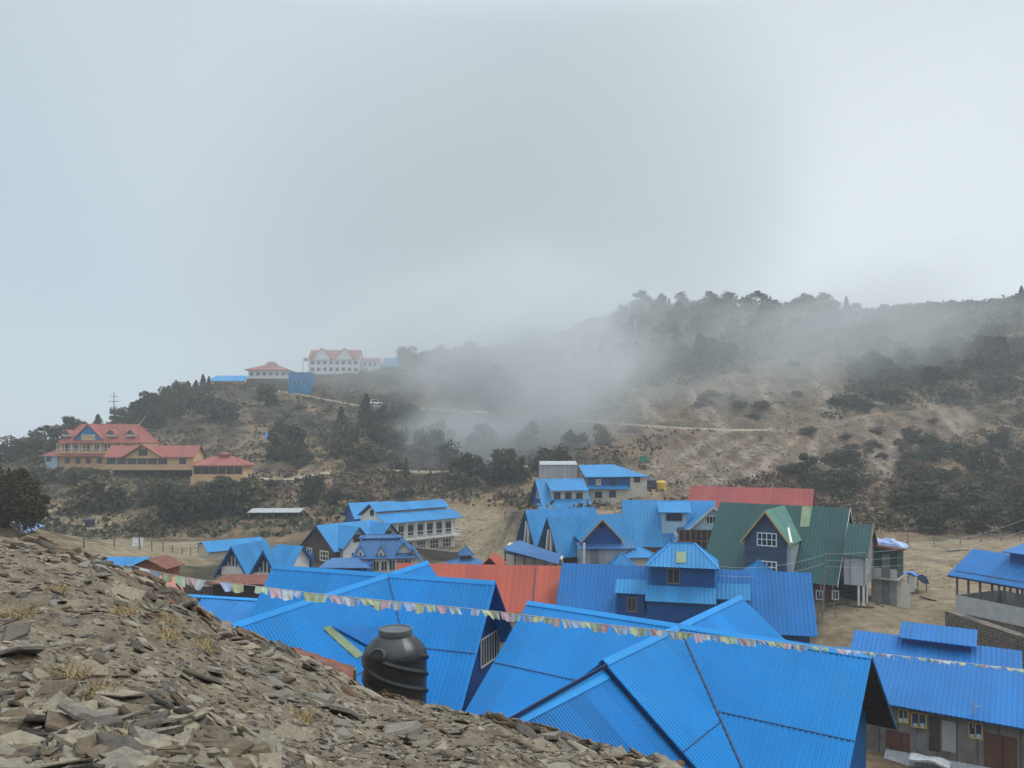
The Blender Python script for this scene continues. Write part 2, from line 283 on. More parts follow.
# dirt roads benched into the hillside, as lines on the ground
ROADS = []
for pts, w in [([(408, 409), (450, 411), (500, 415), (560, 420), (620, 425), (680, 429), (730, 431), (772, 431)], 2.6), ([(250, 386), (275, 391), (300, 395), (330, 401), (356, 406), (384, 407)], 2.6),
               ([(378, 471), (420, 473), (460, 473), (500, 470), (540, 466)], 2.6), ([(770, 431), (830, 425), (880, 412), (900, 412), (950, 409), (1000, 414)], 2.2), ([(255, 480), (290, 481), (330, 474)], 3.5)]:
    q = [ray0(a, b, tbase) for a, b in pts]; q = [p for p in q if p]
    ROADS.append((q, w))
def road_dist(x, y):
    best = np.full(x.shape, 1e9); zz = np.zeros(x.shape); ww = np.ones(x.shape)
    for q, w in ROADS:
        for a, b in zip(q[:-1], q[1:]):
            dx, dy = b.x - a.x, b.y - a.y; l2 = dx * dx + dy * dy + 1e-9; t = np.clip(((x - a.x) * dx + (y - a.y) * dy) / l2, 0, 1)
            d = np.hypot(x - a.x - t * dx, y - a.y - t * dy) / w; m = d < best; best = np.where(m, d, best); zz = np.where(m, a.z + t * (b.z - a.z), zz)
    return best, zz
def terr(x, y):
    x = np.asarray(x, float); y = np.asarray(y, float); z = terr0(x, y); d, rz = road_dist(x, y)
    k = np.clip(1.9 - d, 0, 1); k = k * k * (3 - 2 * k); return z * (1 - k) + rz * k
PADS = []
for px_, row_, d_, r_ in [(605, 506, 113, 8), (552, 508, 110, 7), (585, 512, 104, 8), (418, 550, 116, 10), (395, 551, 113, 8), (640, 492, 118, 4)]: PADS.append((P(px_, row_, d_), r_))
_terr1 = terr
def terr(x, y):                          # building plots levelled into the slope
    x = np.asarray(x, float); y = np.asarray(y, float); z = _terr1(x, y)
    for p_, r_ in PADS: k = np.clip(1.8 - np.hypot(x - p_.x, y - p_.y) / r_, 0, 1); k = k * k * (3 - 2 * k); z = z * (1 - k) + p_.z * k
    return z
def tz(x, y): return float(terr(np.array([x]), np.array([y]))[0])
def ground(px, row, d0=55): return ray0(px, row, terr, d0)

def inpoly(px, py, poly):
    c = np.zeros(px.shape, bool); n = len(poly)
    for i in range(n):
        (x1, y1), (x2, y2) = poly[i], poly[i - 1]
        if y1 == y2: continue
        c ^= ((y1 > py) != (y2 > py)) & (px < (x2 - x1) * (py - y1) / (y2 - y1) + x1)
    return c
gx = np.concatenate([np.linspace(-620, -330, 12), np.arange(-320, -130, 3.2), np.arange(-130, 190, 1.25), np.arange(190, 330, 3.2), np.linspace(335, 620, 12)])
gy = np.concatenate([np.linspace(-90, 10, 12), np.arange(14, 330, 1.25), np.arange(330, 450, 6), np.linspace(460, 700, 10)])
GX, GY = np.meshgrid(gx, gy); GZ = terr(GX, GY); GZ = np.where(GY > 400, np.minimum(GZ, -30), GZ)
nx, ny = len(gx), len(gy)
verts = np.stack([GX.ravel(), GY.ravel(), GZ.ravel()], 1)
idx = np.arange(nx * ny).reshape(ny, nx); faces = np.stack([idx[:-1, :-1], idx[:-1, 1:], idx[1:, 1:], idx[1:, :-1]], -1).reshape(-1, 4)
me = bpy.data.meshes.new('hillside'); me.from_pydata(verts.tolist(), [], faces.tolist()); me.polygons.foreach_set('use_smooth', [True] * len(faces))
# what covers the ground where: bare earth and roads, broken rock of the cut slope, dark scrub
yy = np.maximum(verts[:, 1], 1); PX = CX + F * verts[:, 0] / yy + 10 * vnoise(verts[:, 0], verts[:, 1], 6, 21); PY = H - F * verts[:, 2] / yy + 6 * vnoise(verts[:, 0], verts[:, 1], 5, 22)
bare = np.zeros(len(verts)); rd, _ = road_dist(verts[:, 0], verts[:, 1]); bare = np.maximum(bare, .7 * np.clip(1.1 - rd, 0, 1))
for poly in [[(430, 505), (500, 508), (522, 530), (530, 570), (440, 565), (470, 540), (410, 548), (400, 540), (440, 528)], [(858, 545), (1060, 538), (1100, 660), (800, 670)], [(60, 540), (215, 540), (215, 566), (70, 566)],
             [(40, 505), (90, 500), (120, 520), (80, 540), (40, 530)], [(215, 470), (330, 472), (300, 486), (220, 484)], [(570, 500), (650, 480), (660, 510), (600, 515)]]:
    bare = np.maximum(bare, inpoly(PX, PY, poly) * .9)
scar = np.zeros(len(verts))
for poly, k in [([(590, 392), (690, 385), (760, 362), (835, 352), (850, 395), (800, 430), (600, 430)], .85), ([(670, 440), (800, 425), (960, 405), (985, 430), (905, 450), (875, 515), (835, 490), (800, 470), (740, 480), (690, 498), (650, 500), (655, 470)], 1), ([(650, 432), (780, 432), (770, 445), (650, 450)], .7)]:
    scar = np.maximum(scar, inpoly(PX, PY, poly) * k)
scar = np.clip(scar * (.62 + 2.0 * vnoise(verts[:, 0] + .45 * verts[:, 1], verts[:, 1] * .25, 7, 51) + 1.1 * vnoise(verts[:, 0], verts[:, 1], 4, 52)), 0, 1)
chute = np.zeros(len(verts))              # pale chutes of loose stone running down the cut slope
for x0, y0, x1, y1, w_ in [(775, 434, 690, 498, 9), (748, 436, 664, 486, 8), (795, 438, 745, 486, 8), (716, 436, 655, 470, 8), (812, 362, 832, 412, 11), (840, 432, 868, 505, 10), (868, 425, 885, 470, 8), (893, 392, 868, 416, 6), (820, 436, 800, 472, 7), (905, 430, 890, 462, 7), (935, 405, 960, 425, 12), (690, 392, 720, 425, 10), (640, 400, 655, 426, 10), (760, 375, 775, 425, 9)]:
    dx, dy = x1 - x0, y1 - y0; tt = np.clip(((PX - x0) * dx + (PY - y0) * dy) / (dx * dx + dy * dy), 0, 1); chute = np.maximum(chute, np.clip(1.5 - np.hypot(PX - x0 - tt * dx, PY - y0 - tt * dy) / (w_ * (.35 + .65 * tt)), 0, 1))
scrub = np.clip(.5 + 2.4 * vnoise(verts[:, 0], verts[:, 1], 9, 31) + 1.6 * vnoise(verts[:, 0], verts[:, 1], 3.5, 32) + np.clip((verts[:, 1] - 215) / 60, -.4, .5), 0, 1)
at = me.color_attributes.new('cover', 'FLOAT_COLOR', 'POINT')
at.data.foreach_set('color', np.stack([np.clip(bare, 0, 1), scar, scrub, chute], 1).ravel().astype(np.float32))
hill = bpy.data.objects.new('hillside', me); COL.objects.link(hill); hill['kind'] = 'structure'
m = bpy.data.materials.new('hillside_ground'); m.use_nodes = True; t = m.node_tree; nn = t.nodes; ln = t.links; b = nn['Principled BSDF']; b.inputs['Roughness'].default_value = .95; b.inputs['Specular IOR Level'].default_value = .1
a = nn.new('ShaderNodeAttribute'); a.attribute_name = 'cover'; s3 = nn.new('ShaderNodeSeparateColor'); ln.new(a.outputs['Color'], s3.inputs[0]); tcd = nn.new('ShaderNodeTexCoord')
def tnoise(scale, stretch=None, det=9):
    n = nn.new('ShaderNodeTexNoise'); n.inputs['Scale'].default_value = scale; n.inputs['Detail'].default_value = det; n.inputs['Roughness'].default_value = .68; v = tcd.outputs['Object']
    if stretch: mm = nn.new('ShaderNodeMapping'); mm.inputs['Scale'].default_value = stretch; mm.inputs['Rotation'].default_value = (0, 0, R(24)); ln.new(v, mm.inputs[0]); v = mm.outputs[0]
    ln.new(v, n.inputs['Vector']); return n.outputs[0]
def trange(x, a, b): n = nn.new('ShaderNodeMapRange'); n.inputs['From Min'].default_value = a; n.inputs['From Max'].default_value = b; ln.new(x, n.inputs[0]); return n.outputs[0]
def tmix(f, a, b):
    n = nn.new('ShaderNodeMix'); n.data_type = 'RGBA'
    for i, x in ((0, f), (6, a), (7, b)):
        if isinstance(x, tuple): n.inputs[i].default_value = (*x, 1)
        else: ln.new(x, n.inputs[i])
    return n.outputs[2]
fine = trange(tnoise(1.1), .35, .65); big = trange(tnoise(.12), .35, .65); streak = trange(tnoise(.42, (1, .12, .5)), .43, .58)
grass = tmix(fine, (.13, .09, .053), (.275, .20, .118)); grass = tmix(big, grass, tmix(fine, (.10, .065, .045), (.205, .14, .092)))
scr = tmix(fine, (.032, .034, .024), (.085, .068, .046)); c = tmix(s3.outputs[2], grass, scr)
rock = tmix(streak, (.055, .035, .024), (.235, .175, .125)); rock = tmix(fine, rock, tmix(big, (.058, .038, .027), (.16, .108, .076))); c = tmix(s3.outputs[1], c, rock)
c = tmix(a.outputs['Alpha'], c, tmix(streak, tmix(fine, (.12, .088, .064), (.19, .145, .108)), (.27, .21, .16)))
earth = tmix(fine, (.20, .155, .10), (.355, .285, .19)); earth = tmix(trange(tnoise(.22), .42, .66), earth, tmix(fine, (.11, .085, .055), (.20, .155, .10))); c = tmix(s3.outputs[0], c, earth); ln.new(c, b.inputs['Base Color'])
bm = nn.new('ShaderNodeBump'); bm.inputs['Strength'].default_value = .9; bm.inputs['Distance'].default_value = .5; ln.new(tnoise(1.6), bm.inputs['Height']); ln.new(bm.outputs[0], b.inputs['Normal'])
me.materials.append(m)

# the stony slope the viewer stands on: (column, row of its edge, distance of the edge)
EDGE = np.array([(-900, 520, 17), (-300, 528, 17), (0, 538, 16), (40, 546, 15.7), (100, 560, 15), (120, 568, 15), (150, 582, 14.5), (185, 599, 14), (215, 622, 13.8), (256, 642, 13.4), (300, 660, 13), (340, 678, 12.7), (370, 690, 12.4), (425, 705, 12), (512, 726, 11), (560, 738, 10.4), (600, 748, 10), (660, 766, 9.4), (760, 800, 8.7), (900, 865, 7.8), (1100, 960, 7), (2200, 1300, 6)], float)
def slope(x, y, rough=True):
    x = np.asarray(x, float); y = np.asarray(y, float); r = np.hypot(x, y); th = np.arctan2(x, y)
    tcl = np.clip(th, R(-60), R(64)); col = CX + F * np.tan(tcl); row = np.interp(col, EDGE[:, 0], EDGE[:, 1]); d = np.interp(col, EDGE[:, 0], EDGE[:, 2]); rs = d / np.cos(tcl)
    D = (row - H) / F * d - 1.6; D = np.maximum(D, .25); p = 1 + 1.6 / D
    back = np.clip((np.abs(th) - R(64)) / R(60), 0, 1); rs = rs * (1 + back); D = D * (1 - .8 * back); p = p * (1 - back) + 2 * back
    z = -1.6 - D * (r / rs) ** p - .06 * np.maximum(0, r - rs - .4) ** 2
    if rough: z = z + np.clip((r - 1.5) / 3, 0, 1) * (.20 * vnoise(x, y, 1.3, 41) + .11 * vnoise(x, y, .45, 42) + .05 * vnoise(x, y, .17, 43))
    z = z - .26 * np.exp(-((x + 1.85) ** 2 + ((y - 12.2) / 1.2) ** 2) / 1.0)
    return np.maximum(z, -19)
def sz_(x, y): return float(slope(np.array([x]), np.array([y]), True)[0])
th = np.concatenate([np.linspace(-math.pi, R(-46), 60)[:-1], np.linspace(R(-46), R(46), 520), np.linspace(R(46), math.pi, 60)[1:-1]])
rr = np.concatenate([[.05], np.geomspace(.8, 19, 210), np.linspace(20, 44, 26)])
TH, RR = np.meshgrid(th, rr); X, Y = RR * np.sin(TH), RR * np.cos(TH); Zs = slope(X, Y)
nt_, nr_ = len(th), len(rr); idx = np.arange(nt_ * nr_).reshape(nr_, nt_); nxt = np.roll(idx, -1, 1)
faces = np.stack([idx[:-1], nxt[:-1], nxt[1:], idx[1:]], -1).reshape(-1, 4)
rubm = mat('slate_scree', (.095, .074, .054), .95, .3, 3.5, 1.0, 30, .12, col2=(.255, .205, .148))
for i_, (q_, w_) in enumerate(ROADS):
    if i_ == 3: continue     # the pale surfaces of the dirt roads, draped on the hillside
    pts_ = []
    for a_, b_ in zip(q_[:-1], q_[1:]):
        n_ = max(2, int((b_ - a_).length / 1.2)); pts_ += [a_.lerp(b_, k_ / n_) for k_ in range(n_)]
    pts_.append(q_[-1]); vs_, hw_ = [], (2.1, 1.2, 1.1, .4, 1.4)[i_]
    for k_, p_ in enumerate(pts_):
        t_ = pts_[min(k_ + 2, len(pts_) - 1)] - pts_[max(k_ - 2, 0)]; s_ = V((t_.y, -t_.x, 0)).normalized(); s_ = s_ if s_.y < 0 else -s_; wv_ = hw_ * (1 + .5 * float(vnoise(np.array([p_.x]), np.array([p_.y]), 5, 61)[0]))
        for j_ in (-1, -.5, 0, .5, 1): v_ = p_ + s_ * wv_ * j_; vs_.append((v_.x, v_.y, p_.z + .22 - .55 * j_ * wv_ / hw_ - (.5 if abs(j_) == 1 else 0)))
    fs_ = [(k_ * 5 + j_, k_ * 5 + j_ + 1, k_ * 5 + j_ + 6, k_ * 5 + j_ + 5) for k_ in range(len(pts_) - 1) for j_ in range(4)]
    if i_ == 0: roadm = mat('road_dust', (.20, .16, .115), .95, .2, 1.5, .3, 6, .1, col2=(.36, .30, .22))
    o_ = mesh_obj('dirt_road', vs_, fs_, roadm, smooth=True); o_['kind'] = 'structure'
fg = mesh_obj('stony_ground', np.stack([X.ravel(), Y.ravel(), Zs.ravel()], 1).tolist(), faces.tolist(), rubm, smooth=True); fg['kind'] = 'structure'

# ------------------------------------------------------------------ air: thin haze over everything, and drifting mist in banks
def volume(name, density, col, aniso=.25):
    m = bpy.data.materials.new(name); m.use_nodes = True; t = m.node_tree; t.nodes.clear(); o = t.nodes.new('ShaderNodeOutputMaterial'); v = t.nodes.new('ShaderNodeVolumePrincipled')
    v.inputs['Color'].default_value = (*col, 1); v.inputs['Density'].default_value = density; v.inputs['Anisotropy'].default_value = aniso; t.links.new(v.outputs[0], o.inputs['Volume']); return m, v
hm, _ = volume('thin_haze', .00068, (.90, .94, .97))
mb = MB(); mb.box((-640, -110, -125), (1280, 0, 0), (0, 840, 0), (0, 0, 215)); hz = mb.build('haze', hm, loc=(0, 0, 0)); hz['kind'] = 'stuff'
def mist(px, row, d, wpx, hpx, depth, dens, seed, tilt=0):
    m, v = volume('drifting_mist', 0, (.77, .795, .805), .1); t = m.node_tree; n = t.nodes; l = t.links
    tc_ = n.new('ShaderNodeTexCoord'); ln_ = n.new('ShaderNodeVectorMath'); ln_.operation = 'LENGTH'; l.new(tc_.outputs['Object'], ln_.inputs[0])
    no_ = n.new('ShaderNodeTexNoise'); no_.noise_dimensions = '4D'; no_.inputs['W'].default_value = seed; no_.inputs['Scale'].default_value = 1.5; no_.inputs['Detail'].default_value = 4; no_.inputs['Roughness'].default_value = .55; no_.inputs['Distortion'].default_value = .4; l.new(tc_.outputs['Object'], no_.inputs['Vector'])
    f = n.new('ShaderNodeMath'); f.operation = 'SUBTRACT'; f.inputs[0].default_value = 1.0; l.new(ln_.outputs['Value'], f.inputs[1])
    g = n.new('ShaderNodeMath'); g.operation = 'MULTIPLY_ADD'; l.new(no_.outputs[0], g.inputs[0]); g.inputs[1].default_value = 2.2; g.inputs[2].default_value = -1.15
    h = n.new('ShaderNodeMath'); h.operation = 'ADD'; l.new(f.outputs[0], h.inputs[0]); l.new(g.outputs[0], h.inputs[1])
    lim = n.new('ShaderNodeMapRange'); lim.interpolation_type = 'SMOOTHSTEP'; lim.inputs['From Max'].default_value = .55; l.new(h.outputs[0], lim.inputs[0])
    e = n.new('ShaderNodeMapRange'); e.inputs['From Max'].default_value = .3; l.new(f.outputs[0], e.inputs[0])
    k = n.new('ShaderNodeMath'); k.operation = 'MULTIPLY'; l.new(lim.outputs[0], k.inputs[0]); l.new(e.outputs[0], k.inputs[1])
    k2 = n.new('ShaderNodeMath'); k2.operation = 'MULTIPLY'; l.new(k.outputs[0], k2.inputs[0]); k2.inputs[1].default_value = dens; l.new(k2.outputs[0], v.inputs['Density'])
    vs, fs = [], []
    for i in range(9):
        for j in range(16):
            a_, b_ = math.pi * i / 8, 2 * math.pi * j / 16; vs.append((math.sin(a_) * math.cos(b_), math.sin(a_) * math.sin(b_), math.cos(a_)))
    fs = [(i * 16 + j, (i + 1) * 16 + j, (i + 1) * 16 + (j + 1) % 16, i * 16 + (j + 1) % 16) for i in range(8) for j in range(16)]
    o = mesh_obj('drifting_mist', vs, fs, m, loc=(0, 0, 0)); o.location = P(px, row, d); o.scale = (wpx * d / F / 2, depth / 2, hpx * d / F / 2); o.rotation_euler = (0, R(tilt), 0); o['kind'] = 'stuff'
    m.cycles.volume_step_rate = 2.0
mist(520, 388, 205, 370, 265, 60, .040, 3.1, -25)
mist(760, 360, 215, 420, 150, 50, .010, 12.6, -10)
mist(490, 325, 290, 460, 210, 70, .018, 5.7, -10)
mist(590, 350, 265, 300, 200, 60, .026, 9.2, 25)
mist(600, 395, 190, 260, 150, 40, .020, 6.6, -30)
mist(860, 330, 245, 380, 190, 50, .022, 1.3, -25)
mist(710, 325, 270, 420, 130, 60, .014, 4.3, 4)
mist(470, 450, 190, 220, 120, 40, .030, 8.8, 10)
mist(1000, 350, 260, 260, 150, 50, .008, 2.9, 0)
mist(340, 362, 262, 260, 90, 30, .018, 7.7, 5)
# ------------------------------------------------------------------ house parts
def window(par, c, r, w, h, nc=2, nr=1, fm=None, pm=None, fw=.07, name='window', thick=.06):
    """frame with mullions standing proud of the wall, the panes a sub-part set back in it"""
    fm = fm or M['frame']; pm = pm or M['glass']; r = V(r).normalized(); n = r.cross(Z); c = V(c); mb = MB(); o = c - r * w / 2 - Z * h / 2 + n * .004
    for i in range(nc + 1):
        t = fw if i in (0, nc) else fw * .7; x = min(max(i * w / nc - t / 2, 0), w - t); mb.box(o + r * x, r * t, n * thick, Z * h)
    for j in range(nr + 1):
        t = fw if j in (0, nr) else fw * .7; y = min(max(j * h / nr - t / 2, 0), h - t); mb.box(o + Z * y + n * .003, r * w, n * (thick - .006), Z * t)
    f = mb.build(name, fm, par); pb = MB(); pb.box(o + r * .01 + Z * .01 + n * .002, r * (w - .02), n * .02, Z * (h - .02)); pb.build('pane', pm, f); return f
def win_px(par, fr, v, x0, y0, x1, y1, **k):         # a window whose corners are read off the photo, on the wall v = const
    a = fr.on_v(v, x0, y0); b = fr.on_v(v, x1, y1); return window(par, fr.p((a[0] + b[0]) / 2, v, (a[1] + b[1]) / 2), fr.ex, abs(b[0] - a[0]), abs(a[1] - b[1]), **k)
def win_u(par, fr, u, x0, y0, x1, y1, side=1, **k):  # the same on a gable end u = const
    a = fr.on_u(u, x0, y0); b = fr.on_u(u, x1, y1); return window(par, fr.p(u, (a[0] + b[0]) / 2, (a[1] + b[1]) / 2), -fr.ey * side, abs(b[0] - a[0]), abs(a[1] - b[1]), **k)
def gable(par, fr, u0, u1, vb, wb, vf, wf, mat, vr=0, wr=0, rib=.25, cap='bluecap', thick=.05, name='roof', seams=(), capw=.22, sl='fb', rh=.03):
    mb = MB(); A = lambda u, v, w: fr.p(u, v, w)
    if 'f' in sl: mb.sheet([A(u0, vr, wr), A(u1, vr, wr), A(u1, vf, wf), A(u0, vf, wf)], thick, rib, rh, seams)
    if 'b' in sl: mb.sheet([A(u0, vr, wr), A(u1, vr, wr), A(u1, vb, wb), A(u0, vb, wb)], thick, rib, rh, seams)
    if cap:
        for v, w in ((vf, wf), (vb, wb)):
            l = math.hypot(v - vr, w - wr); a, c = (v - vr) / l * capw, (w - wr) / l * capw
            mb.prism([A(u0 - .02, vr, wr + .05), A(u1 + .02, vr, wr + .05), A(u1 + .02, vr + a, wr + .05 + c), A(u0 - .02, vr + a, wr + .05 + c)], Z * .012, 2)
    return mb.build(name, [M[mat], M['dark'], M[cap or mat]], par)
def verge(par, fr, u, vb, wb, vf, wf, mat, vr=0, wr=0, w=.18, t=.04, drop=.02, name='bargeboard'):
    mb = MB()
    for v, z in ((vb, wb), (vf, wf)): mb.prism([fr.p(u, vr, wr - drop), fr.p(u, v, z - drop), fr.p(u, v, z - drop - w), fr.p(u, vr, wr - drop - w)], fr.ex * t)
    return mb.build(name, M[mat], par)
def walls(par, fr, u0, u1, vb, vf, base, mat, roofv, name='wall', vr=0, wr=0, gap=.09):
    """pentagon of walls under a gable roof whose eaves are at roofv = (vb, wb, vf, wf)"""
    rb, zb, rf, zf = roofv; tb = wr + (vb - vr) / (rb - vr) * (zb - wr) - gap; tf = wr + (vf - vr) / (rf - vr) * (zf - wr) - gap
    mb = MB(); mb.prism([fr.p(u0, vb, base), fr.p(u0, vf, base), fr.p(u0, vf, tf), fr.p(u0, vr, wr - gap), fr.p(u0, vb, tb)], fr.ex * (u1 - u0)); return mb.build(name, M[mat], par)
def boxw(par, fr, u0, u1, v0, v1, w0, w1, mat, name='wall'):
    mb = MB(); mb.box(fr.p(u0, v0, w0), fr.ex * (u1 - u0), fr.ey * (v1 - v0), Z * (w1 - w0)); return mb.build(name, M[mat] if isinstance(mat, str) else mat, par)
def slab(par, fr, pts, mat, name='roof', thick=.05, rib=.25, rh=.03):
    mb = MB(); mb.sheet([fr.p(*q) for q in pts], thick, rib, rh); return mb.build(name, [M[mat], M['dark']], par)
def hip(par, fr, u0, u1, v0, v1, wt, we, ins, mat, cap='bluecap', name='roof', rib=.25):
    a, b, c, d = fr.p(u0, v0, we), fr.p(u1, v0, we), fr.p(u1, v1, we), fr.p(u0, v1, we); vm = (v0 + v1) / 2; e, f = fr.p(u0 + ins, vm, wt), fr.p(u1 - ins, vm, wt); mb = MB()
    if u1 - u0 - 2 * ins > .05:
        mb.sheet([e, f, c, d], .04, rib, .03); mb.sheet([e, f, b, a], .04, rib, .03); mb.bar(e + Z * .03, f + Z * .03, .14, .05, 2)
    else:
        f = e; mb.sheet([e, c, d], .04, rib, .03); mb.sheet([e, b, a], .04, rib, .03)
    mb.sheet([e, a, d], .04, rib, .03); mb.sheet([f, b, c], .04, rib, .03)
    for p, q in ((e, a), (e, d), (f, b), (f, c)): mb.bar(p + Z * .03, q + Z * .03, .14, .05, 2)
    return mb.build(name, [M[mat], M['dark'], M[cap]], par)
def house(name, fr, label, cat, u=None, v=0, group=None):
    c = fr.p(fr.L / 2 if u is None else u, v, 0); z = tz(c.x, c.y); e = empty(name, (c.x, c.y, z - .3), label, cat, group); e_base = z - .6 - fr.o.z
    return e, e_base
def post(par, p, z0, z1, w=.12, mat='wood', name='post'):
    mb = MB(); mb.box(V((p[0] - w / 2, p[1] - w / 2, z0)), (w, 0, 0), (0, w, 0), (0, 0, z1 - z0)); return mb.build(name, M[mat], par)

# ---- F: the large lodge under the bright blue roof, nearest the viewer
f = ridge((528, 602), 32, (872, 655)); vf, wf = f.on_u(0, 463, 715); vb, wb = f.on_u(f.L, 897, 727)
print('F', f.L, math.degrees(f.phi), vf, wf, vb, wb, f.o)
e, base = house('lodge', f, 'large lodge nearest the viewer with two crossing bright blue corrugated gable roofs', 'lodge')
RV = (vb, wb, vf, wf)
gable(e, f, 0, f.L, *RV, 'blue1', rib=.17, seams=(3.1,), capw=.22)
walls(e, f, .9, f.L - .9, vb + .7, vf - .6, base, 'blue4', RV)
mb = MB()
for k in range(9):                       # purlins under the overhang of the right gable
    t = k / 8 * .96 + .02
    for v_, w_ in ((vf, wf), (vb, wb)): mb.bar(f.p(f.L - 1.0, v_ * t, w_ * t - .10), f.p(f.L - .05, v_ * t, w_ * t - .10), .06, .08)
mb.build('purlin_row', M['dwood'], e)
verge(e, f, f.L - .05, *RV, 'dark', w=.14)
for v_, w_ in ((vf, wf), (vb, wb)):     # dark boarding under the overhang
    mb = MB(); mb.prism([f.p(f.L - 1.0, 0, -.07), f.p(f.L - .06, 0, -.07), f.p(f.L - .06, v_ * .985, w_ * .985 - .07), f.p(f.L - 1.0, v_ * .985, w_ * .985 - .07)], Z * -.02); mb.build('soffit', M['dwood'], e)
for t0, nm in ((.55, 'small'),): window(e, f.p(f.L - .9, -.6, wf * .62), -f.ey * -1, .9, 1.1, nc=2, fm=M['frame'])
uc, _w = f.on_v(0, 678, 620); g = f.turn(uc, 0, -.02)
v1 = g.on_w(0, 602, 661)[0]; v0 = g.on_w(0, 730, 595)[0]; hw = abs(wf / vf); hwd = 5.0
print('F cross', uc, v0, v1, 'pitch', hw)
CR = (-hwd, -hwd * hw, hwd, hwd * hw * -1)
gable(e, g, v0, v1, *CR, 'blue1', rib=.17, capw=.24, seams=(3.4,), name='cross_roof')
mb = MB()
for s_, t_ in ((1, 1), (1, -1), (-1, 1)): mb.bar(f.p(uc, 0, .03), f.p(uc + 5 * s_, 5 * t_, -5 * hw + .05), .055, .05)
mb.build('valley_flashing', M['dark'], e)
verge(e, g, v1 - .04, *CR, 'dark', w=.16)
l1 = g.on_w(-.32, 497, 722)[0]
CR2 = (-hwd + .2, -(hwd - .2) * hw - .32, hwd - .2, -(hwd - .2) * hw - .32)
gable(e, g, v1 - 1.2, l1 + .6, *CR2, 'blue2', rib=.13, wr=-.32, capw=.34, name='porch_roof')
walls(e, g, v1 - 6, l1 - .3, -hwd + 1, hwd - 1, base, 'bluewall', CR2, wr=-.32, name='porch_wall')
mb = MB(); mb.bar(g.p(v1, -.14, -.10), g.p(l1 + .4, -.14, -.30), .05, .12); mb.build('shade_strip', M['dark'], e)  # dark strip put in for the shadow gap under the wing's verge
# pale drooping sheet panel laid low on the porch roof
k_ = g.p(v1 + 1.0, -3.2, -3.2 * hw - .20); mb = MB(); mb.sheet([g.p(v1 + .5, -2.6, -2.6 * hw - .25), g.p(l1 - 1.4, -2.6, -2.6 * hw - .25), g.p(l1 - 1.4, -4.4, -4.4 * hw - .25), g.p(v1 + .5, -4.4, -4.4 * hw - .25)], .03, .13, .03); mb.build('lower_sheet', [M['blue4'], M['dark']], e)

# ---- L: the lodge behind the water tank
f = ridge((273, 566), 36, (495, 582)); vf, wf = f.on_u(f.L, 460, 712); vb, wb = f.on_u(f.L, 515, 610)
print('L', f.L, math.degrees(f.phi), vf, wf, vb, wb); 
vb, wb = -vf * .75, wf * .75
RV = (vb, wb, vf, wf)
e, base = house('lodge', f, 'blue roofed lodge with a crossing gable standing just behind the black water tank', 'lodge')
gable(e, f, 0, f.L, *RV, 'blue1', rib=.2, capw=.22, seams=(3.2,))
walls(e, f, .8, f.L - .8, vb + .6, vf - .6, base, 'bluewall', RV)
verge(e, f, f.L - .03, *RV, 'dark', w=.16); verge(e, f, f.L - .0, *RV, 'bluecap', w=.035, drop=.0)
win_u(e, f, f.L - .8, 477, 640, 501, 652, side=-1, nc=6, nr=1, name='window') if False else None
uc, _w = f.on_v(0, 387, 575); g = f.turn(uc, 0, -.02); v1 = g.on_w(0, 232, 625)[0]; v0 = g.on_w(0, 433, 562)[0]; hw = abs(wf / vf); hwd = 5.2
print('L cross', uc, v0, v1, hw)
CR = (-hwd, -hwd * hw, hwd, -hwd * hw)
gable(e, g, v0, v1, *CR, 'blue1', rib=.17, capw=.22, seams=(3.3,), name='cross_roof')
mb = MB(); mb.bar(f.p(uc, 0, .03), f.p(uc + 4.6, 4.6, -4.6 * hw + .03), .05, .045); mb.build('valley_flashing', M['dark'], e)
walls(e, g, v0 + .8, v1 - .8, -hwd + .7, hwd - .7, base, 'bluewall', CR, name='cross_wall')
verge(e, g, v0 + .02, *CR, 'bluecap', w=.06, drop=0)
# lattice window in the right gable
c = f.p(f.L - .78, *(lambda a: (a[0], a[1]))(f.on_u(f.L - .8, 489, 648))); window(e, c, f.ey * -1 if False else (f.p(0, -1, 0) - f.p(0, 0, 0)), 2.1, 1.25, nc=7, nr=1, fm=M['frame'], pm=M['dark_in'], fw=.06)
# yellowed translucent sheet and a lifted lap on the cross roof
def on_slope(g, hw, px, row, up=.05): n = (Z - g.ey * hw).normalized(); return hit(px, row, g.p(0, 0, up), n)
pts = [on_slope(g, hw, *q) for q in ((323, 629), (330, 626), (364, 655), (356, 659))]; mb = MB(); mb.prism(pts, Z * .03); mb.build('patch_sheet', M['patch'], e)
pts = [on_slope(g, hw, *q, .16) for q in ((333, 627), (402, 628), (402, 652), (366, 645))]; mb = MB(); mb.prism(pts, Z * .03); mb.build('lifted_sheet', M['blue4'], e)

# ---- L2: low blue roof past the edge of the slope, left of that lodge
f = ridge((182, 595), 38, (264, 600)); e, base = house('outbuilding', f, 'low building with plain blue roof at the edge of the stony slope', 'outbuilding')
RV = (-3, -1.3, 4.6, -2.0); gable(e, f, -1, f.L + .6, *RV, 'blue2', rib=.22, capw=.2, seams=(2.5,)); walls(e, f, -.6, f.L + .2, -2.6, 4.2, base, 'bluewall', RV)
# ---- rusty lean-to under the lodge eave behind the scree
q = [(293, 647, 16.5), (354, 667, 16.2), (352, 690, 14.8), (298, 668, 14.8)]; mb = MB(); mb.sheet([P(*k) for k in q], .03, .12, .02); pts = [P(*k) for k in q]
e = empty('lean_to', (pts[3] + pts[2]) / 2 + V((0, 0, -1.5)), 'rusty brown corrugated lean-to roof between the scree and the blue lodge', 'lean-to')
mb.build('roof', [M['rust'], M['dark']], e)
for k in pts: post(e, k, k.z - 3.5, k.z - .05, .1)

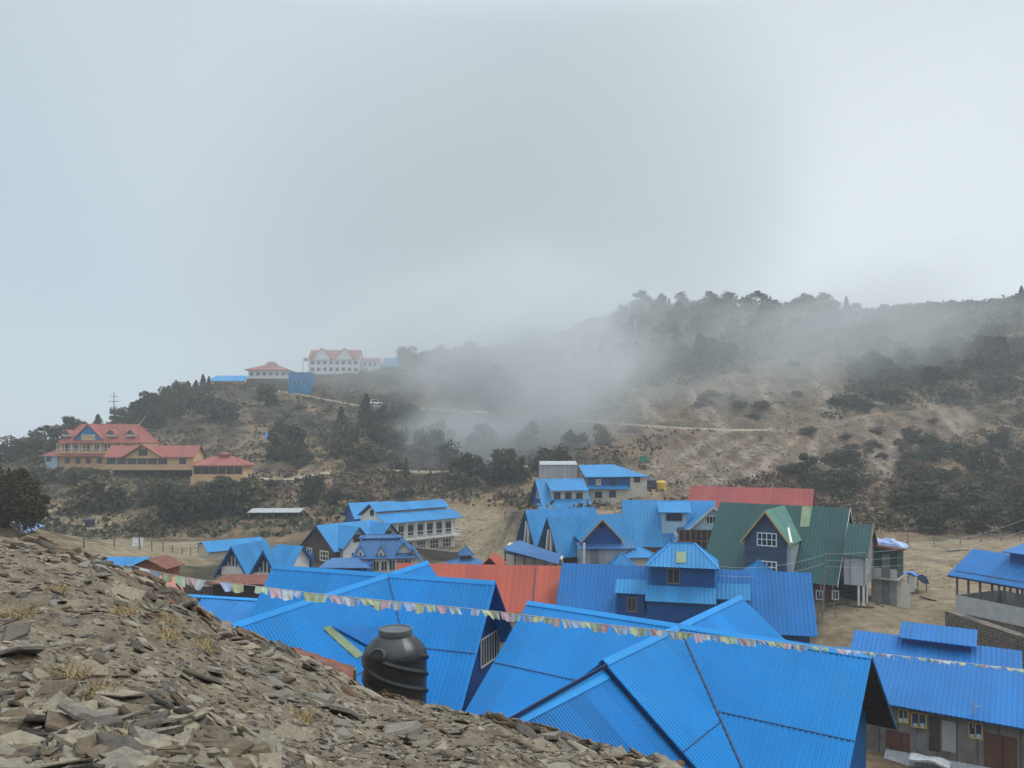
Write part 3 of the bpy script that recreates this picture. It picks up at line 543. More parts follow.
# ---- R: grey walled building low on the right, and the one behind it
f = ridge((878, 652), 42, (1024, 673)); vf, wf = 4.3, -1.45; print('R', f.L, math.degrees(f.phi), [proj(f.p(u_, vf, wf)) for u_ in (0.5, f.L)])
e, base = house('shop_house', f, 'long low house with old grey tin wall and blue roof at the lower right corner', 'house')
RV = (-1.2, -.5, vf, wf); gable(e, f, -2, f.L + 5, *RV, 'blue4', rib=.22, cap=None); base = -5.6
walls(e, f, -1.6, f.L + 4.6, -1, vf - .45, base, 'oldwall', RV); wv = vf - .45
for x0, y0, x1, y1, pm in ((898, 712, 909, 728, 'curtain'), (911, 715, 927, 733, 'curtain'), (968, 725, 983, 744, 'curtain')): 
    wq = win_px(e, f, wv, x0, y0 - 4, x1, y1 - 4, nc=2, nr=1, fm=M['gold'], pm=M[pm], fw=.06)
    for fx in (.28, .72): qx, qz = f.on_v(wv, x0 + (x1 - x0) * fx, y1 - 7.5); mb = MB(); mb.box(f.p(qx - .09, wv + .03, qz - .1), f.ex * .18, f.ey * .012, Z * .22); mb.build('pane_reflection', M['lblue'], wq)  # pale blue squares paint sky reflections onto the panes
for x0, y0, x1, y1, m_, nm in ((913, 734, 927, 751, 'door', 'door'), (929, 716, 940, 752, 'dwood', 'door'), (942, 720, 956, 753, 'steel', 'tin_panel'), (984, 732, 1017, 772, 'redbrown', 'brown_panel'), (886, 729, 910, 752, 'redbrown', 'brown_panel')):
    a = f.on_v(wv, x0, y0); b = f.on_v(wv, x1, y1); boxw(e, f, a[0], b[0], wv - .02, wv + .03, b[1], a[1], m_, nm)
# a porch roof of dark tin at the foot of the wall
a = f.on_v(wv, 886, 750); b = f.on_v(wv, 985, 768); slab(e, f, [(a[0], wv + .02, a[1] + .05), (b[0] + 1.5, wv + .02, b[1] + .1), (b[0] + 1.5, wv + 1.1, b[1] - .4), (a[0], wv + 1.1, a[1] - .45)], 'steel', 'porch_roof', .03)
mb = MB(); c = f.p(f.on_v(wv + .8, 930, 762)[0], wv + .8, f.on_v(wv + .8, 930, 762)[1]); vs = []
for i in range(12):
    for j in range(8): s_, t_ = i / 11 * 1.7 - .85, j / 7 * .7 - .3; vs.append(c + f.ex * s_ + f.ey * t_ + Z * (.25 * (1 - (s_ / 1.2) ** 2) * (1 - (t_ / .7) ** 2) + .05 * math.sin(5 * s_ + 3 * t_)))
top = [(i * 8 + j, i * 8 + j + 1, i * 8 + 9 + j, i * 8 + 8 + j) for i in range(11) for j in range(7)]; mb.add(vs, top); mb.add([v - Z * .07 for v in vs], [q[::-1] for q in top])
tag(mb.build('tarpaulin', M['clothw']), 'pale crumpled tarpaulin lying on the tin porch roof at the foot of the grey wall', 'tarpaulin')
post_ = f.p(f.on_v(wv, 974, 715)[0], wv + .1, 0); mb = MB(); a = f.p(*((f.on_v(wv + .1, 973, 728)[0]), wv + .1, f.on_v(wv + .1, 973, 728)[1])); mb.tube([a, a + Z * 1.3], .035, 6); mb.tube([a + Z * 1.0, a + Z * 1.0 + f.ex * .35 + Z * .1], .03, 6); mb.build('flue_pipe', M['steel'], e)
f = ridge((862, 631), 46, (1022, 651)); e, base = house('house', f, 'long blue roofed house with a raised vent, behind the grey walled house', 'house')
RV = (-3, -1.4, 3.1, -1.35); gable(e, f, -.4, f.L, *RV, 'blue4', rib=.25, cap=None); walls(e, f, -.1, f.L - .3, -2.6, 2.7, base, 'redbrown', RV)
a = f.on_v(.1, 900, 626); b = f.on_v(.1, 977, 636); h_ = (a[1] + b[1]) / 2
slab(e, f, [(a[0], -.9, h_ + .1), (b[0], -.9, h_ + .1), (b[0], 1.0, h_ - .45), (a[0], 1.0, h_ - .45)], 'blue4', 'vent_roof'); boxw(e, f, a[0] + .3, b[0] - .3, -.7, .6, -.5, h_ - .36, 'bluewall', 'vent_wall')

# ---- M: long blue building with the tower dormer
f = ridge((562, 563), 62, (811, 573)); vf, wf = f.on_u(f.L, 818, 637); print('M', f.L, math.degrees(f.phi), vf, wf)
e, base = house('guest_house', f, 'wide dark blue guest house with a square hip roofed tower rising from its roof', 'guest house')
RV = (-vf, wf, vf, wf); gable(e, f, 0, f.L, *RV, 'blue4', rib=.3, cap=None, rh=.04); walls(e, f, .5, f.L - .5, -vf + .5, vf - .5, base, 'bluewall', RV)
tv = 2.7; a = f.on_v(tv, 651, 565); b = f.on_v(tv, 714, 586); u0, u1 = a[0], b[0]; wt = a[1]
boxw(e, f, u0, u1, tv - 3.6, tv, -3.4, wt, 'bluewall', 'tower_wall'); top = f.on_v(tv - 1.8, 680, 543)[1]; hip(e, f, u0 - .35, u1 + .35, tv - 4.0, tv + .4, top, wt - .05, 1.75, 'blue3', name='tower_roof', rib=.3)
ha = V((0, 0, 0)); win_px(e, f, tv, 667, 568, 680, 584, nc=2, nr=1, fm=M['wood'])
# yellowed sheet set in the tower roof
vmid = tv - 1.8; nrm = (f.ey * ((top - wt + .05) / (tv + .4 - vmid)) + Z).normalized(); pts = [hit(*q, f.p(0, vmid, top + .05), nrm) for q in ((676, 552), (686, 552), (686, 563), (676, 563))]; mb = MB(); mb.prism(pts, Z * .03); mb.build('patch_sheet', M['patch'], e)
def pent(x0, y0, x1, y1, va, vb_, wall_to, wm='bluewall', rm='blue3', wn=True):   # a pent roof with the wall below it
    a = f.on_v(va, x0, y0); b = f.on_v(va, x1, y0); c = f.on_v(vb_, x0, y1)
    slab(e, f, [(a[0], va, a[1]), (b[0], va, a[1]), (b[0], vb_, c[1]), (a[0], vb_, c[1])], rm, 'pent_roof', .04, .3); boxw(e, f, a[0] + .15, b[0] - .15, va - 1.0, vb_ - .25, wall_to, c[1] + .02, wm, 'pent_wall')
pent(646, 585, 716, 601, tv + .01, tv + 1.1, wf + .1); pent(616, 579, 647, 593, 2.3, 3.4, wf + .2); pent(716, 583, 750, 599, 1.6, 2.6, wf + .4)
win_px(e, f, 3.15, 627, 597, 637, 612, nc=2, fm=M['wood'])

# ---- N: long red roof left of it
f = ridge((402, 563), 66, (561, 566)); f.o = f.p(-.4, 0, 0); f.L += .4; vf = 4.2; wf = f.on_v(vf, 560, 614)[1]; print('N', f.L, math.degrees(f.phi), vf, wf)
e, base = house('hall', f, 'long hall with plain red metal roof between the blue lodges and the sandy lot', 'hall')
RV = (-4.5, -3, vf, wf); gable(e, f, 0, f.L, *RV, 'red', rib=.5, cap=None, rh=.02); walls(e, f, .4, f.L - .3, -4, vf - .4, base, 'bluewall', RV)
uj = f.on_v(vf * .5, 534, 590)[0]; mb = MB(); mb.bar(f.p(uj, .1, -.05), f.p(uj, vf, wf + .03), .08, .07); mb.build('joint_strip', M['dark'], e)
ud = f.on_v(-1.5, 491, 556)[0]; wd = f.on_v(-1.5, 491, 556)[1]; g = f.turn(ud, 0, wd); gable(e, g, -4.2, -.6, -1.0, -.95, 1.0, -.95, 'red', rib=None, cap=None, name='dormer_roof'); walls(e, g, -4, -1.5, -.9, .9, -2.5, 'red', (-1.0, -.95, 1.0, -.95), name='dormer_wall')

# ---- G: tall green roofed house with the navy shingled gable
f = ridge((720, 502), 74, (850, 508)); vf = 5.6; wf = f.on_v(vf, 838, 586)[1]; print('G', f.L, math.degrees(f.phi), vf, wf)
e, base = house('green_house', f, 'tall house with steep dark green roof and a big navy shingled gable with white windows', 'house')
RV = (-vf, wf, vf, wf); gable(e, f, 0, f.L, *RV, 'green', rib=.3, cap=None); walls(e, f, .5, f.L - .5, -vf + .6, vf - .7, base, 'redbrown', RV)
verge(e, f, f.L, *RV, 'white', w=.12)
g = None
d_ap = -(f.o.z - .02) / ((510.5 - H) / F) ; ap = P(764.5, 510.5, d_ap); ua, va, wa = f.loc(ap); print(' dormer', ua, va, wa)
ul, wl = f.on_v(va, 740, 541.7); ur, wr_ = f.on_v(va, 791, 545); hwd = (ur - ul) / 2; we = (wl + wr_) / 2 - wa; g = f.turn((ul + ur) / 2, 0, wa)
print(' half', hwd, we, ul, ur)
CR = (-hwd, we, hwd, we)
gable(e, g, -.2, va, *CR, 'litgreen', rib=.3, cap=None, name='dormer_roof'); verge(e, g, va - .01, *CR, 'gold', w=.16, t=.06)
walls(e, g, .5, va - .5, -hwd + .5, hwd - .25, base, 'navy', CR, name='dormer_wall')
wvv = va - .5
for x0, y0, x1, y1 in ((757, 532, 777, 547), (757, 560, 777, 574)): win_px(e, f, wvv, x0, y0, x1, y1, nc=4, nr=2, fw=.09)
mb = MB(); uu = (ul + ur) / 2; mb.box(f.p(uu + hwd - .85, .6, -vf), f.ex * .7, f.ey * (va - 1.2), Z * (vf + wa + we)); mb.build('cheek_wall', M['grey'], e)
# white pipe lying down the pale dormer roof and the translucent sheet in the main roof
mb = MB(); mb.bar(g.p(va * .62, -hwd * .62, we * .62 + .1), g.p(va * .95, -hwd * .98, we * .98 + .1), .18, .1); mb.build('pipe', M['white'], e)
nrm = (f.ey * (-wf / vf) + Z).normalized(); pts = [hit(*q, f.p(0, 0, .05), nrm) for q in ((802, 506.5), (812, 507), (809, 527), (800, 527))]; mb = MB(); mb.prism(pts, Z * .03); mb.build('patch_sheet', M['patch'], e)
for x in (816, 832): win_px(e, f, vf - .7, x, 590, x + 7, 600, nc=2)
# room on stilts at its right end
v2 = vf - .4; vv = v2 - 2.6; ww = f.on_v(vv, 858, 524)[1]; w2 = f.on_v(v2, 856, 557)[1]; u0, u1 = f.on_v(v2, 842, 557)[0], f.on_v(v2, 868, 557)[0]; print(' annex', vv, ww, v2, w2)
RV = (vv - 3.0, ww - 2.6, v2, w2); gable(e, f, u0, u1, *RV, 'green', vr=vv, wr=ww, rib=.3, cap=None, name='annex_roof'); verge(e, f, u1, *RV, 'wood', vr=vv, wr=ww, w=.2, t=.08, drop=-.02)
wb_ = f.on_v(v2 - .3, 862, 586)[1]; walls(e, f, u0 + .1, u1 - .25, vv - 2.6, v2 - .3, wb_, 'grey', RV, vr=vv, wr=ww, name='annex_wall')
window(e, f.p(u1 - .25, v2 - 1.0, w2 + (wb_ - w2) * .35), -f.ey, .75, 1.15, nc=2)
for u_, v_ in ((u0 + 1.2, v2 - .4), (u1 - .4, v2 - .4), (u1 - .4, v2 - 2), (u1 - .4, vv - 2.4)):
    p = f.p(u_, v_, 0); post(e, p, tz(p.x, p.y) - .3, f.o.z + wb_ + .02, .14, 'white', 'stilt')

boxw(e, f, u0 - 1.5, u1 - .9, vv - 2.4, vv + .5, base, wb_ + .05, 'dwood', 'undercroft')
# ---- hut of concrete below and green boards above
b0 = P(872, 606, 66); phi = R(-38); f = Fr((b0.x, b0.y, b0.z), phi); f.L = 2.7
f.L = f.on_v(0, 897, 605)[0]; dep = 2.6; print('hut L', f.L)
zt = f.on_v(0, 885, 549)[1]; zm = f.on_v(0, 885, 579)[1]; e = empty('hut', f.p(f.L / 2, -1.3, 0), 'two storey hut, concrete below and dark green boards above, with a weighted rusty roof', 'hut')
boxw(e, f, 0, f.L, -dep, 0, -.8, zm, 'conc', 'wall'); boxw(e, f, 0, f.L, -dep, -.02, zm + .12, zt, 'hutgreen', 'upper_wall'); boxw(e, f, -.2, f.L + .25, -dep, .55, zm, zm + .12, 'conc', 'balcony_slab')
boxw(e, f, f.L * .40, f.L * .72, -.03, .04, zm + .14, zm + (zt - zm) * .82, 'door', 'door'); boxw(e, f, f.L * .40, f.L * .72, -.01, .05, -.3, zm - .15, 'door', 'door')
boxw(e, f, f.L * .05, f.L * .38, -.03, .03, zm + .14, zm + (zt - zm) * .35, 'clothw', 'low_panel'); boxw(e, f, f.L * .74, f.L, -.03, .03, zm + .14, zm + (zt - zm) * .35, 'clothw', 'low_panel')
mb = MB(); mb.sheet([f.p(-.3, .5, zt + .35), f.p(f.L + .5, .5, zt + .1), f.p(f.L + .5, -dep - .3, zt + .1), f.p(-.3, -dep - .3, zt + .35)], .16, .15, .03); mb.build('roof', [M['rust'], M['dark']], e)
def cloth(name, c, ax, ay, h, m_, label, seed, nx_=26, ny_=18):
    vs = []
    for i in range(nx_):
        for j in range(ny_):
            s_, t_ = i / (nx_ - 1) * 2 - 1, j / (ny_ - 1) * 2 - 1; q = V(c) + V(ax) * s_ + V(ay) * t_; b_ = max(0, 1 - s_ * s_) ** .5 * max(0, 1 - t_ * t_) ** .4
            vs.append(q + Z * (h * b_ + 1.1 * h * float(vnoise(np.array([s_ * 2.3 + seed * 7]), np.array([t_ * 1.6]), .55, 81)[0]) * b_))
    top = [(i * ny_ + j, i * ny_ + j + 1, (i + 1) * ny_ + j + 1, (i + 1) * ny_ + j) for i in range(nx_ - 1) for j in range(ny_ - 1)]; n_ = len(vs); vs += [v - Z * .04 for v in vs]
    o = mesh_obj(name, vs, [q[::-1] for q in top] + [tuple(i + n_ for i in q) for q in top], M[m_], loc=c); tag(o, label, 'tarpaulin'); return o
cloth('tarpaulin', f.p(f.L * .55, -1.2, zt + .26), f.ex * 1.5 - Z * .12, f.ey * .9, .42, 'tarp', 'crumpled blue and white tarpaulin heaped on the rusty roof of the green hut', 1.0)
mb = MB(); a = f.p(f.L + .3, .7, -.2); mb.prism([a, a + f.ex * .9, a + f.ex * .7 + Z * 2.4 - f.ey * .5, a + f.ex * .1 + Z * 2.6 - f.ey * .5], f.ey * .05); tag(mb.build('panel', M['sand']), 'pale flat panel leaning against the corner of the green hut', 'panel')
# ---- tarpaulin shelter beside the hut
b0 = P(908, 592, 70); e = empty('shelter', b0 + V((.9, .5, 0)), 'makeshift shelter of poles under a sagging blue tarpaulin beside the green hut', 'shelter')
vs = []; fs = []
for i in range(10):
    for j in range(6): vs.append(b0 + V((i / 9 * 2.0 - .15, j / 5 * 1.8 - .2, 1.75 - .035 * i + .12 * math.sin(i * 1.3) - .18 * math.sin(math.pi * j / 5) - (.5 if i == 9 else 0))))
fs = [(i * 6 + j, (i + 1) * 6 + j, (i + 1) * 6 + j + 1, i * 6 + j + 1) for i in range(9) for j in range(5)]; n_ = len(vs); mesh_obj('cover', vs + [v - Z * .03 for v in vs], fs + [tuple(i + n_ for i in q)[::-1] for q in fs], M['bluetarp'], parent=e)
for x, y in ((0, 0), (1.7, 0), (0, 1.5), (1.7, 1.5)): post(e, b0 + V((x, y, 0)), b0.z - .5, b0.z + 1.5, .07)
mb = MB(); mb.prism([b0 + V((-.1, -.05, -.1)), b0 + V((.6, -.05, -.1)), b0 + V((.5, 0, 1.5)), b0 + V((0, 0, 1.6))], V((0, .03, 0))); mb.build('side_cloth', M['clothw'], e)

# ---- S: open sided shed on a stone wall, right edge
f = ridge((973, 549), 62, (1024, 556)); vf, wf = f.on_u(0, 947, 575); print('S', f.L, math.degrees(f.phi), vf, wf)
f.L = 13; e, base = house('open_shed', f, 'open sided shed with blue roof, timber posts and pale parapet at the right edge', 'shed', u=6)
RV = (-vf, wf, vf, wf); gable(e, f, 0, f.L, *RV, 'blue4', rib=.3, cap=None); wv = vf - .5
ub, zb = f.on_v(wv, 952, 613)[0], f.on_v(wv, 952, 611)[1]; zt = f.on_v(wv, 952, 594)[1]; print(' shed base', ub, zb, zt)
for v_ in (wv, -wv): boxw(e, f, .35, f.L, v_ - .12, v_, zb, zt, 'lgrey', 'parapet')
boxw(e, f, .35, .5, -wv, wv, zb, zt, 'lgrey', 'parapet'); boxw(e, f, .3, f.L, -wv, wv, base, zb, 'stone', 'plinth')
for i in range(14):
    for v_ in (wv - .06, -wv + .06):
        p = f.p(.45 + i * .95, v_, 0); post(e, p, f.o.z + zt, f.o.z + wf + .35, .13, 'wood')
for v_ in (wv - .06, -wv + .06): mb = MB(); mb.bar(f.p(.3, v_, wf + .3), f.p(f.L, v_, wf + .3), .12, .16); mb.build('beam', M['dwood'], e)
mb = MB(); mb.bar(f.p(.05, vf, wf - .06), f.p(f.L, vf, wf - .06), .03, .14); mb.build('fascia', M['dark'], e)
slab(e, f, [(3.2, -1.2, .75), (f.L, -1.2, .75), (f.L, 1.3, .3), (3.2, 1.3, .3)], 'blue4', 'vent_roof'); boxw(e, f, 3.6, f.L, -1, .9, -1, .33, 'bluewall', 'vent_wall')
a = P(945, 611, 57); b = P(1030, 640, 50); e2 = MB(); e2.prism([a + V((0, 0, -2.4)), b + V((0, 0, -2.4)), b, a], (b - a).cross(Z).normalized() * -.8); tag(e2.build('retaining_wall', M['stone']), 'dry stone retaining wall below the open sided shed at right', 'retaining wall')

# ---- B1: blue lodge with two steep A frame gables and a cross gable, behind the tower
b0 = P(525, 510, 84); f = Fr(b0, R(25)); f.L = 9.0
e, base = house('alpine_lodge', f, 'blue lodge with twin steep open gables held by pale slanting posts', 'lodge')
def aframe(fr, e, vf, wf, depth_in=.5, posts=True, mat='blue3', skirt=True, u1=None):
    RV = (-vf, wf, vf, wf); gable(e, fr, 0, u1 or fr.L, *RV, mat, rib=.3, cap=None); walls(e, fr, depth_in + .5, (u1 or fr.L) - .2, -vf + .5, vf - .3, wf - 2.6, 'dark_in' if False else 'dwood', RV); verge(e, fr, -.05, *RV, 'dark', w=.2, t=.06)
    if posts:
        mb = MB()
        for s_ in (-.12, .3): mb.bar(fr.p(.25, vf * s_ - .35, wf - .1), fr.p(.25, vf * (s_ * .55 + .02), wf * .34), .2, .2)
        mb.build('slanting_post', M['white'], e)
aframe(f, e, 2.3, -3.7)
g = Fr(P(547, 517, 80), R(25)); aframe(g, e, 2.5, -4.0, u1=9.5)
# skirt roof and veranda under the two gables
a, b, c, d = P(519, 540, 82), P(561, 555, 75.5), P(558, 564, 74.2), P(502, 549, 80.5); mb = MB(); mb.sheet([a, b, c, d], .05, .3, .03); mb.build('skirt_roof', [M['greyblue'], M['dark']], e)
for t_ in (.06, .25, .42, .6, .8, .96): p = d.lerp(c, t_); post(e, p + V((0, .3, 0)), tz(p.x, p.y) - .3, p.z + .1, .14, 'dwood')
pa, pb = d + V((.5, 1.6, 0)), c + V((.5, 1.6, 0)); mb = MB(); mb.prism([V((pa.x, pa.y, -15.6)), V((pb.x, pb.y, -15.6)), V((pb.x, pb.y, pb.z + .2)), V((pa.x, pa.y, pa.z + .2))], V((.3, 2.5, 0))); mb.build('veranda_wall', M['sand'], e)
# cross gable towards the viewer
ap = P(601.5, 518, 76); g = Fr(ap, R(4)); ul, wl = g.on_v(0, 580, 541); ur, wr_ = g.on_v(0, 623, 541); c = g.turn((ul + ur) / 2, 0, 0); hw = (ur - ul) / 2
CR = (-hw, wl, hw, wl); gable(e, c, -6, .5, *CR, 'blue3', rib=.3, cap=None, name='cross_roof'); verge(e, c, .46, *CR, 'gold', w=.16, t=.06); walls(e, c, -4, 0, -hw + .2, hw - .2, -3.0, 'bluewall', CR, name='cross_wall')
win_px(e, g, 0, 617, 522, 622, 528, nc=1, fm=M['dwood']) if False else win_px(e, g, .0, 599, 523, 605, 529, nc=1, fm=M['dwood'])
a = g.on_v(0, 577, 543); b = g.on_v(0, 634, 545); h1 = g.on_v(.9, 580, 549)[1]; slab(e, g, [(a[0], -.3, a[1]), (b[0], -.3, a[1]), (b[0], 1.0, h1), (a[0], 1.0, h1)], 'greyblue', 'skirt_roof')
boxw(e, g, a[0] + .5, b[0] - .2, -3, .7, -6.2, h1 + .05, 'grey', 'lower_wall'); boxw(e, g, a[0] + 1.2, a[0] + 2.1, .68, .74, -5.2, h1 - .1, 'door', 'door')
mb = MB(); q = g.p(a[0] + .55, 1.0, 0); mb.tube([q + Z * -6, q + Z * (h1 + .6)], .12, 8); mb.build('drain_pipe', M['white'], e)

# ---- B2: blue lodge with the pale blue dormer and the white edged gable
f = Fr(P(632, 500, 90), R(-7)); f.L = 9.6; e, base = house('dormer_lodge', f, 'steep blue lodge with pale blue dormer and white edged gable over a glazed balcony', 'lodge')
vf = 4.2; wf = f.on_v(vf, 640, 547)[1]; RV = (-vf, wf, vf, wf); gable(e, f, -1.2, f.L, *RV, 'blue3', rib=.35, cap=None); walls(e, f, -.6, f.L - .3, -vf + .5, vf - .4, base, 'orangewall', RV)
gable(e, f, -6.5, -1.2, -3, wf * .8 - 1, 3.2, wf * .75 - 1.0, 'blue3', wr=-1.9, rib=.35, cap=None, name='low_roof'); walls(e, f, -6.2, -1.0, -2.6, 2.8, base, 'bluewall', (-3, wf * .8 - 1, 3.2, wf * .75 - 1), wr=-1.9, name='low_wall')
dv = 3.0; a = f.on_v(dv, 662, 512); b = f.on_v(dv, 687, 529); boxw(e, f, a[0], b[0], .3, dv, b[1] - 1.0, a[1] + .1, 'lblue', 'dormer_wall'); win_px(e, f, dv, 666, 513, 682, 521, nc=3, fm=M['dwood'])
t0 = f.on_v(1.0, 663, 502.5)[1]; slab(e, f, [(a[0] - .4, .6, t0), (b[0] + .5, .6, t0), (b[0] + .4, dv + .5, a[1]), (a[0] - .4, dv + .5, a[1])], 'blue3', 'dormer_roof')
ap = P(713, 505.5, 83.5); g = Fr(ap, R(-7)); ul, wl = g.on_v(0, 673, 541); hw = -ul; c = g.turn(0, 0, 0); CR = (-hw, wl, hw, wl)
gable(e, c, -5, .5, *CR, 'blue3', rib=.3, cap=None, name='cross_roof'); verge(e, c, .46, *CR, 'clothw', w=.28, t=.07); walls(e, c, -4.5, 0, -hw + .3, hw - .3, -3.3, 'lblue', CR, name='cross_wall')
win_px(e, g, 0, 706, 516, 716, 524, nc=3, fm=M['frame'])
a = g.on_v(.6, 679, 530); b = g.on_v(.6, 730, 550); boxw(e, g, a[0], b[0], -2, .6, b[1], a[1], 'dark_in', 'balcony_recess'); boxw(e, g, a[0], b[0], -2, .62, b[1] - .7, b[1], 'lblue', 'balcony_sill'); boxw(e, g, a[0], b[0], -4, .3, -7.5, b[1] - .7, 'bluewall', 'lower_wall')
mb = MB(); n_ = 9
for i in range(n_ + 1): u_ = a[0] + (b[0] - a[0]) * i / n_; mb.box(g.p(u_ - .05, .61, b[1]), g.ex * .1, g.ey * .06, Z * (a[1] - b[1]))
mb.box(g.p(a[0], .6, b[1] + .9), g.ex * (b[0] - a[0]), g.ey * .05, Z * .08); mb.build('balcony_frame', M['brick'], e)
# little hipped kiosk roofs in front of it
def kiosk(px, row, d, w, hgt, label, rm='blue3', wm='sand', topn=False):
    p = P(px, row, d); g_ = Fr(p, R(8)); zb = tz(p.x, p.y) - p.z - .3; e_ = empty('kiosk', (p.x, p.y, p.z + zb + .3), label, 'kiosk')
    hip(e_, g_, -w / 2 - .3, w / 2 + .3, -w / 2 - .3, w / 2 + .3, 0, -hgt, w / 2 + .3, rm, rm if rm != 'blue3' else 'bluecap'); boxw(e_, g_, -w / 2, w / 2, -w / 2, w / 2, zb, -hgt + .05, wm, 'wall'); return e_, g_
kiosk(622, 553, 74, 2.2, 1.6, 'small pyramid roofed blue kiosk before the blue lodges, left of the tower', wm='bluewall'); e_, g_ = kiosk(638, 546, 76, 3.0, .9, 'low pale walled kiosk with flat blue hip roof, close beside the tower')
kiosk(759, 560, 66, 1.6, 1.1, 'tiny blue pyramid roof in front of the navy shingled gable', wm='bluewall')

# ---- B3: two storey blue and cream house up the valley
f = Fr(P(579, 466, 116), R(-4)); f.L = 8.6; e, base = house('far_house', f, 'two storey blue and cream house with shallow blue roofs below the mist', 'house')
slab(e, f, [(0, -3.5, .0), (f.L - 3.2, -3.5, .15), (f.L + 1.8, 2.2, -1.45), (.9, 2.2, -1.6)], 'blue3'); boxw(e, f, 1.4, f.L - .8, -3, 1.6, -3.2, -1.55, 'bluewall', 'upper_wall'); boxw(e, f, f.L - 1.0, f.L + 1.5, -3, 1.7, base, -1.5, 'sand', 'end_wall'); boxw(e, f, .6, f.L - .9, -3, 2.0, base, -3.2, 'sand', 'lower_wall')
slab(e, f, [(0.2, 1.62, -2.85), (f.L - 1.2, 1.62, -2.85), (f.L - 1.2, 2.7, -3.3), (.1, 2.7, -3.3)], 'blue3', 'skirt_roof')
win_px(e, f, 1.6, 596, 479, 601, 485, nc=2, pm=M['ycurtain']); win_px(e, f, 1.6, 611, 479, 616, 485, nc=2, fm=M['dwood']); win_px(e, f, 1.7, 634, 477, 640, 482.5, nc=3, fm=M['dwood']); win_px(e, f, 2.0, 595, 491.5, 602, 498, nc=3, fm=M['dwood']); win_px(e, f, 2.0, 609, 490.5, 616, 497.5, nc=3, fm=M['dwood'])
g = Fr(P(535, 479, 112), R(14)); vf = 3.6; wf = g.on_v(vf, 560, 506)[1]; RV = (-vf, wf, vf, wf); gable(e, g, 0, 7.6, *RV, 'blue3', rib=.35, cap=None, name='front_roof'); walls(e, g, .5, 7.2, -vf + .5, vf - .5, wf - 2.2, 'bluewall', RV, name='front_wall'); verge(e, g, -.04, *RV, 'dwood', w=.2)
window(e, g.p(.5, .3, wf * .62), g.ey * 1.0, 2.4, 1.1, nc=4) 
sv = 2.7; a = g.on_v(sv, 552, 490); b = g.on_v(sv, 586, 501); boxw(e, g, a[0], b[0], .5, sv, b[1], a[1], 'sand', 'dormer_wall'); slab(e, g, [(a[0] - .3, .35, -.3), (b[0] + .3, .35, -.3), (b[0] + .3, sv + .5, a[1] - .1), (a[0] - .3, sv + .5, a[1] - .1)], 'blue3', 'dormer_roof')
for x in (554, 565, 576): win_px(e, g, sv, x, 492.5, x + 6.5, 500, nc=3, fm=M['dwood'])
slab(e, g, [(-.6, vf - .7, wf + .35), (7.6, vf - .7, wf + .35), (7.6, vf + 1.2, wf - .6), (-.6, vf + 1.2, wf - .6)], 'blue3', 'skirt_roof')
f = Fr(P(539, 461, 140), R(2)); f.L = 6.8; e, base = house('grey_hall', f, 'grey tin hall with pale curved roof behind the two storey blue and cream house', 'hall'); RV = (-2.5, -.6, 2.5, -.6); gable(e, f, 0, f.L, *RV, 'steel', rib=None, cap=None); walls(e, f, .1, f.L - .1, -2.3, 2.3, base, 'grey', RV)
# water tanks beside it
def barrel(px, row, d, r, h, m_, label, lid=True):
    p = ground(px, row) if d is None else P(px, row, d); z = p.z if d is None else tz(p.x, p.y); mb = MB()
    mb.lathe((p.x, p.y, z - .15), [(r * .97, 0), (r, .1), (r, h * .3), (r * .97, h * .32), (r, h * .34), (r, h * .6), (r * .97, h * .62), (r, h * .64), (r, h * .84), (r * .8, h * .95), (r * .42, h), (r * .42, h * 1.05), (r * .05, h * 1.06)], 20); tag(mb.build('water_tank', M[m_], smooth=True), label, 'water tank')
barrel(650, 486, 124, .95, 1.6, 'dtank', 'black water tank on the earth mound beside the far blue house'); barrel(661, 487, 124, .85, 1.5, 'ytank', 'yellow water tank beside the black tank on the earth mound')
barrel(90, 527, None, .75, 1.7, 'dtank', 'dark blue water tank standing on bare ground among the bushes at left'); barrel(330, 521, 114, .9, 1.4, 'gtank', 'green water tank behind the brown gabled house')
p = ground(644, 463); mb = MB(); mb.prism([p + V((-.75, 0, -.3)), p + V((.75, 0, -.3)), p + V((.75, 0, 1.45)), p + V((-.75, 0, 1.45))], V((0, 1.5, 0))); mb.box(p + V((-.85, -.1, 1.46)), V((1.7, 0, .06)), V((0, 1.7, 0)), Z * .08); tag(mb.build('cabin', M['gtank']), 'small green cabin on the hillside above the far blue house', 'cabin')

# ---- red roof behind the green house
f = ridge((691, 486), 100, (814, 489)); e, base = house('red_hall', f, 'long hall with bright red roof behind the green roofed house', 'hall'); vf = 5; wf = f.on_v(vf, 690, 511)[1]; RV = (-vf, wf, vf, wf); gable(e, f, 0, f.L, *RV, 'red2', rib=.6, cap=None, rh=.02); walls(e, f, .3, f.L - .3, -vf + .4, vf - .4, base, 'sand', RV)
for px in (): c = f.p(f.on_v(.2, px, 488)[0], 1.2, -1.0); mb = MB(); mb.box(c, f.ex * 1.4, f.ey * 1.2, Z * .22); mb.build('skylight', M['clothw'], e)

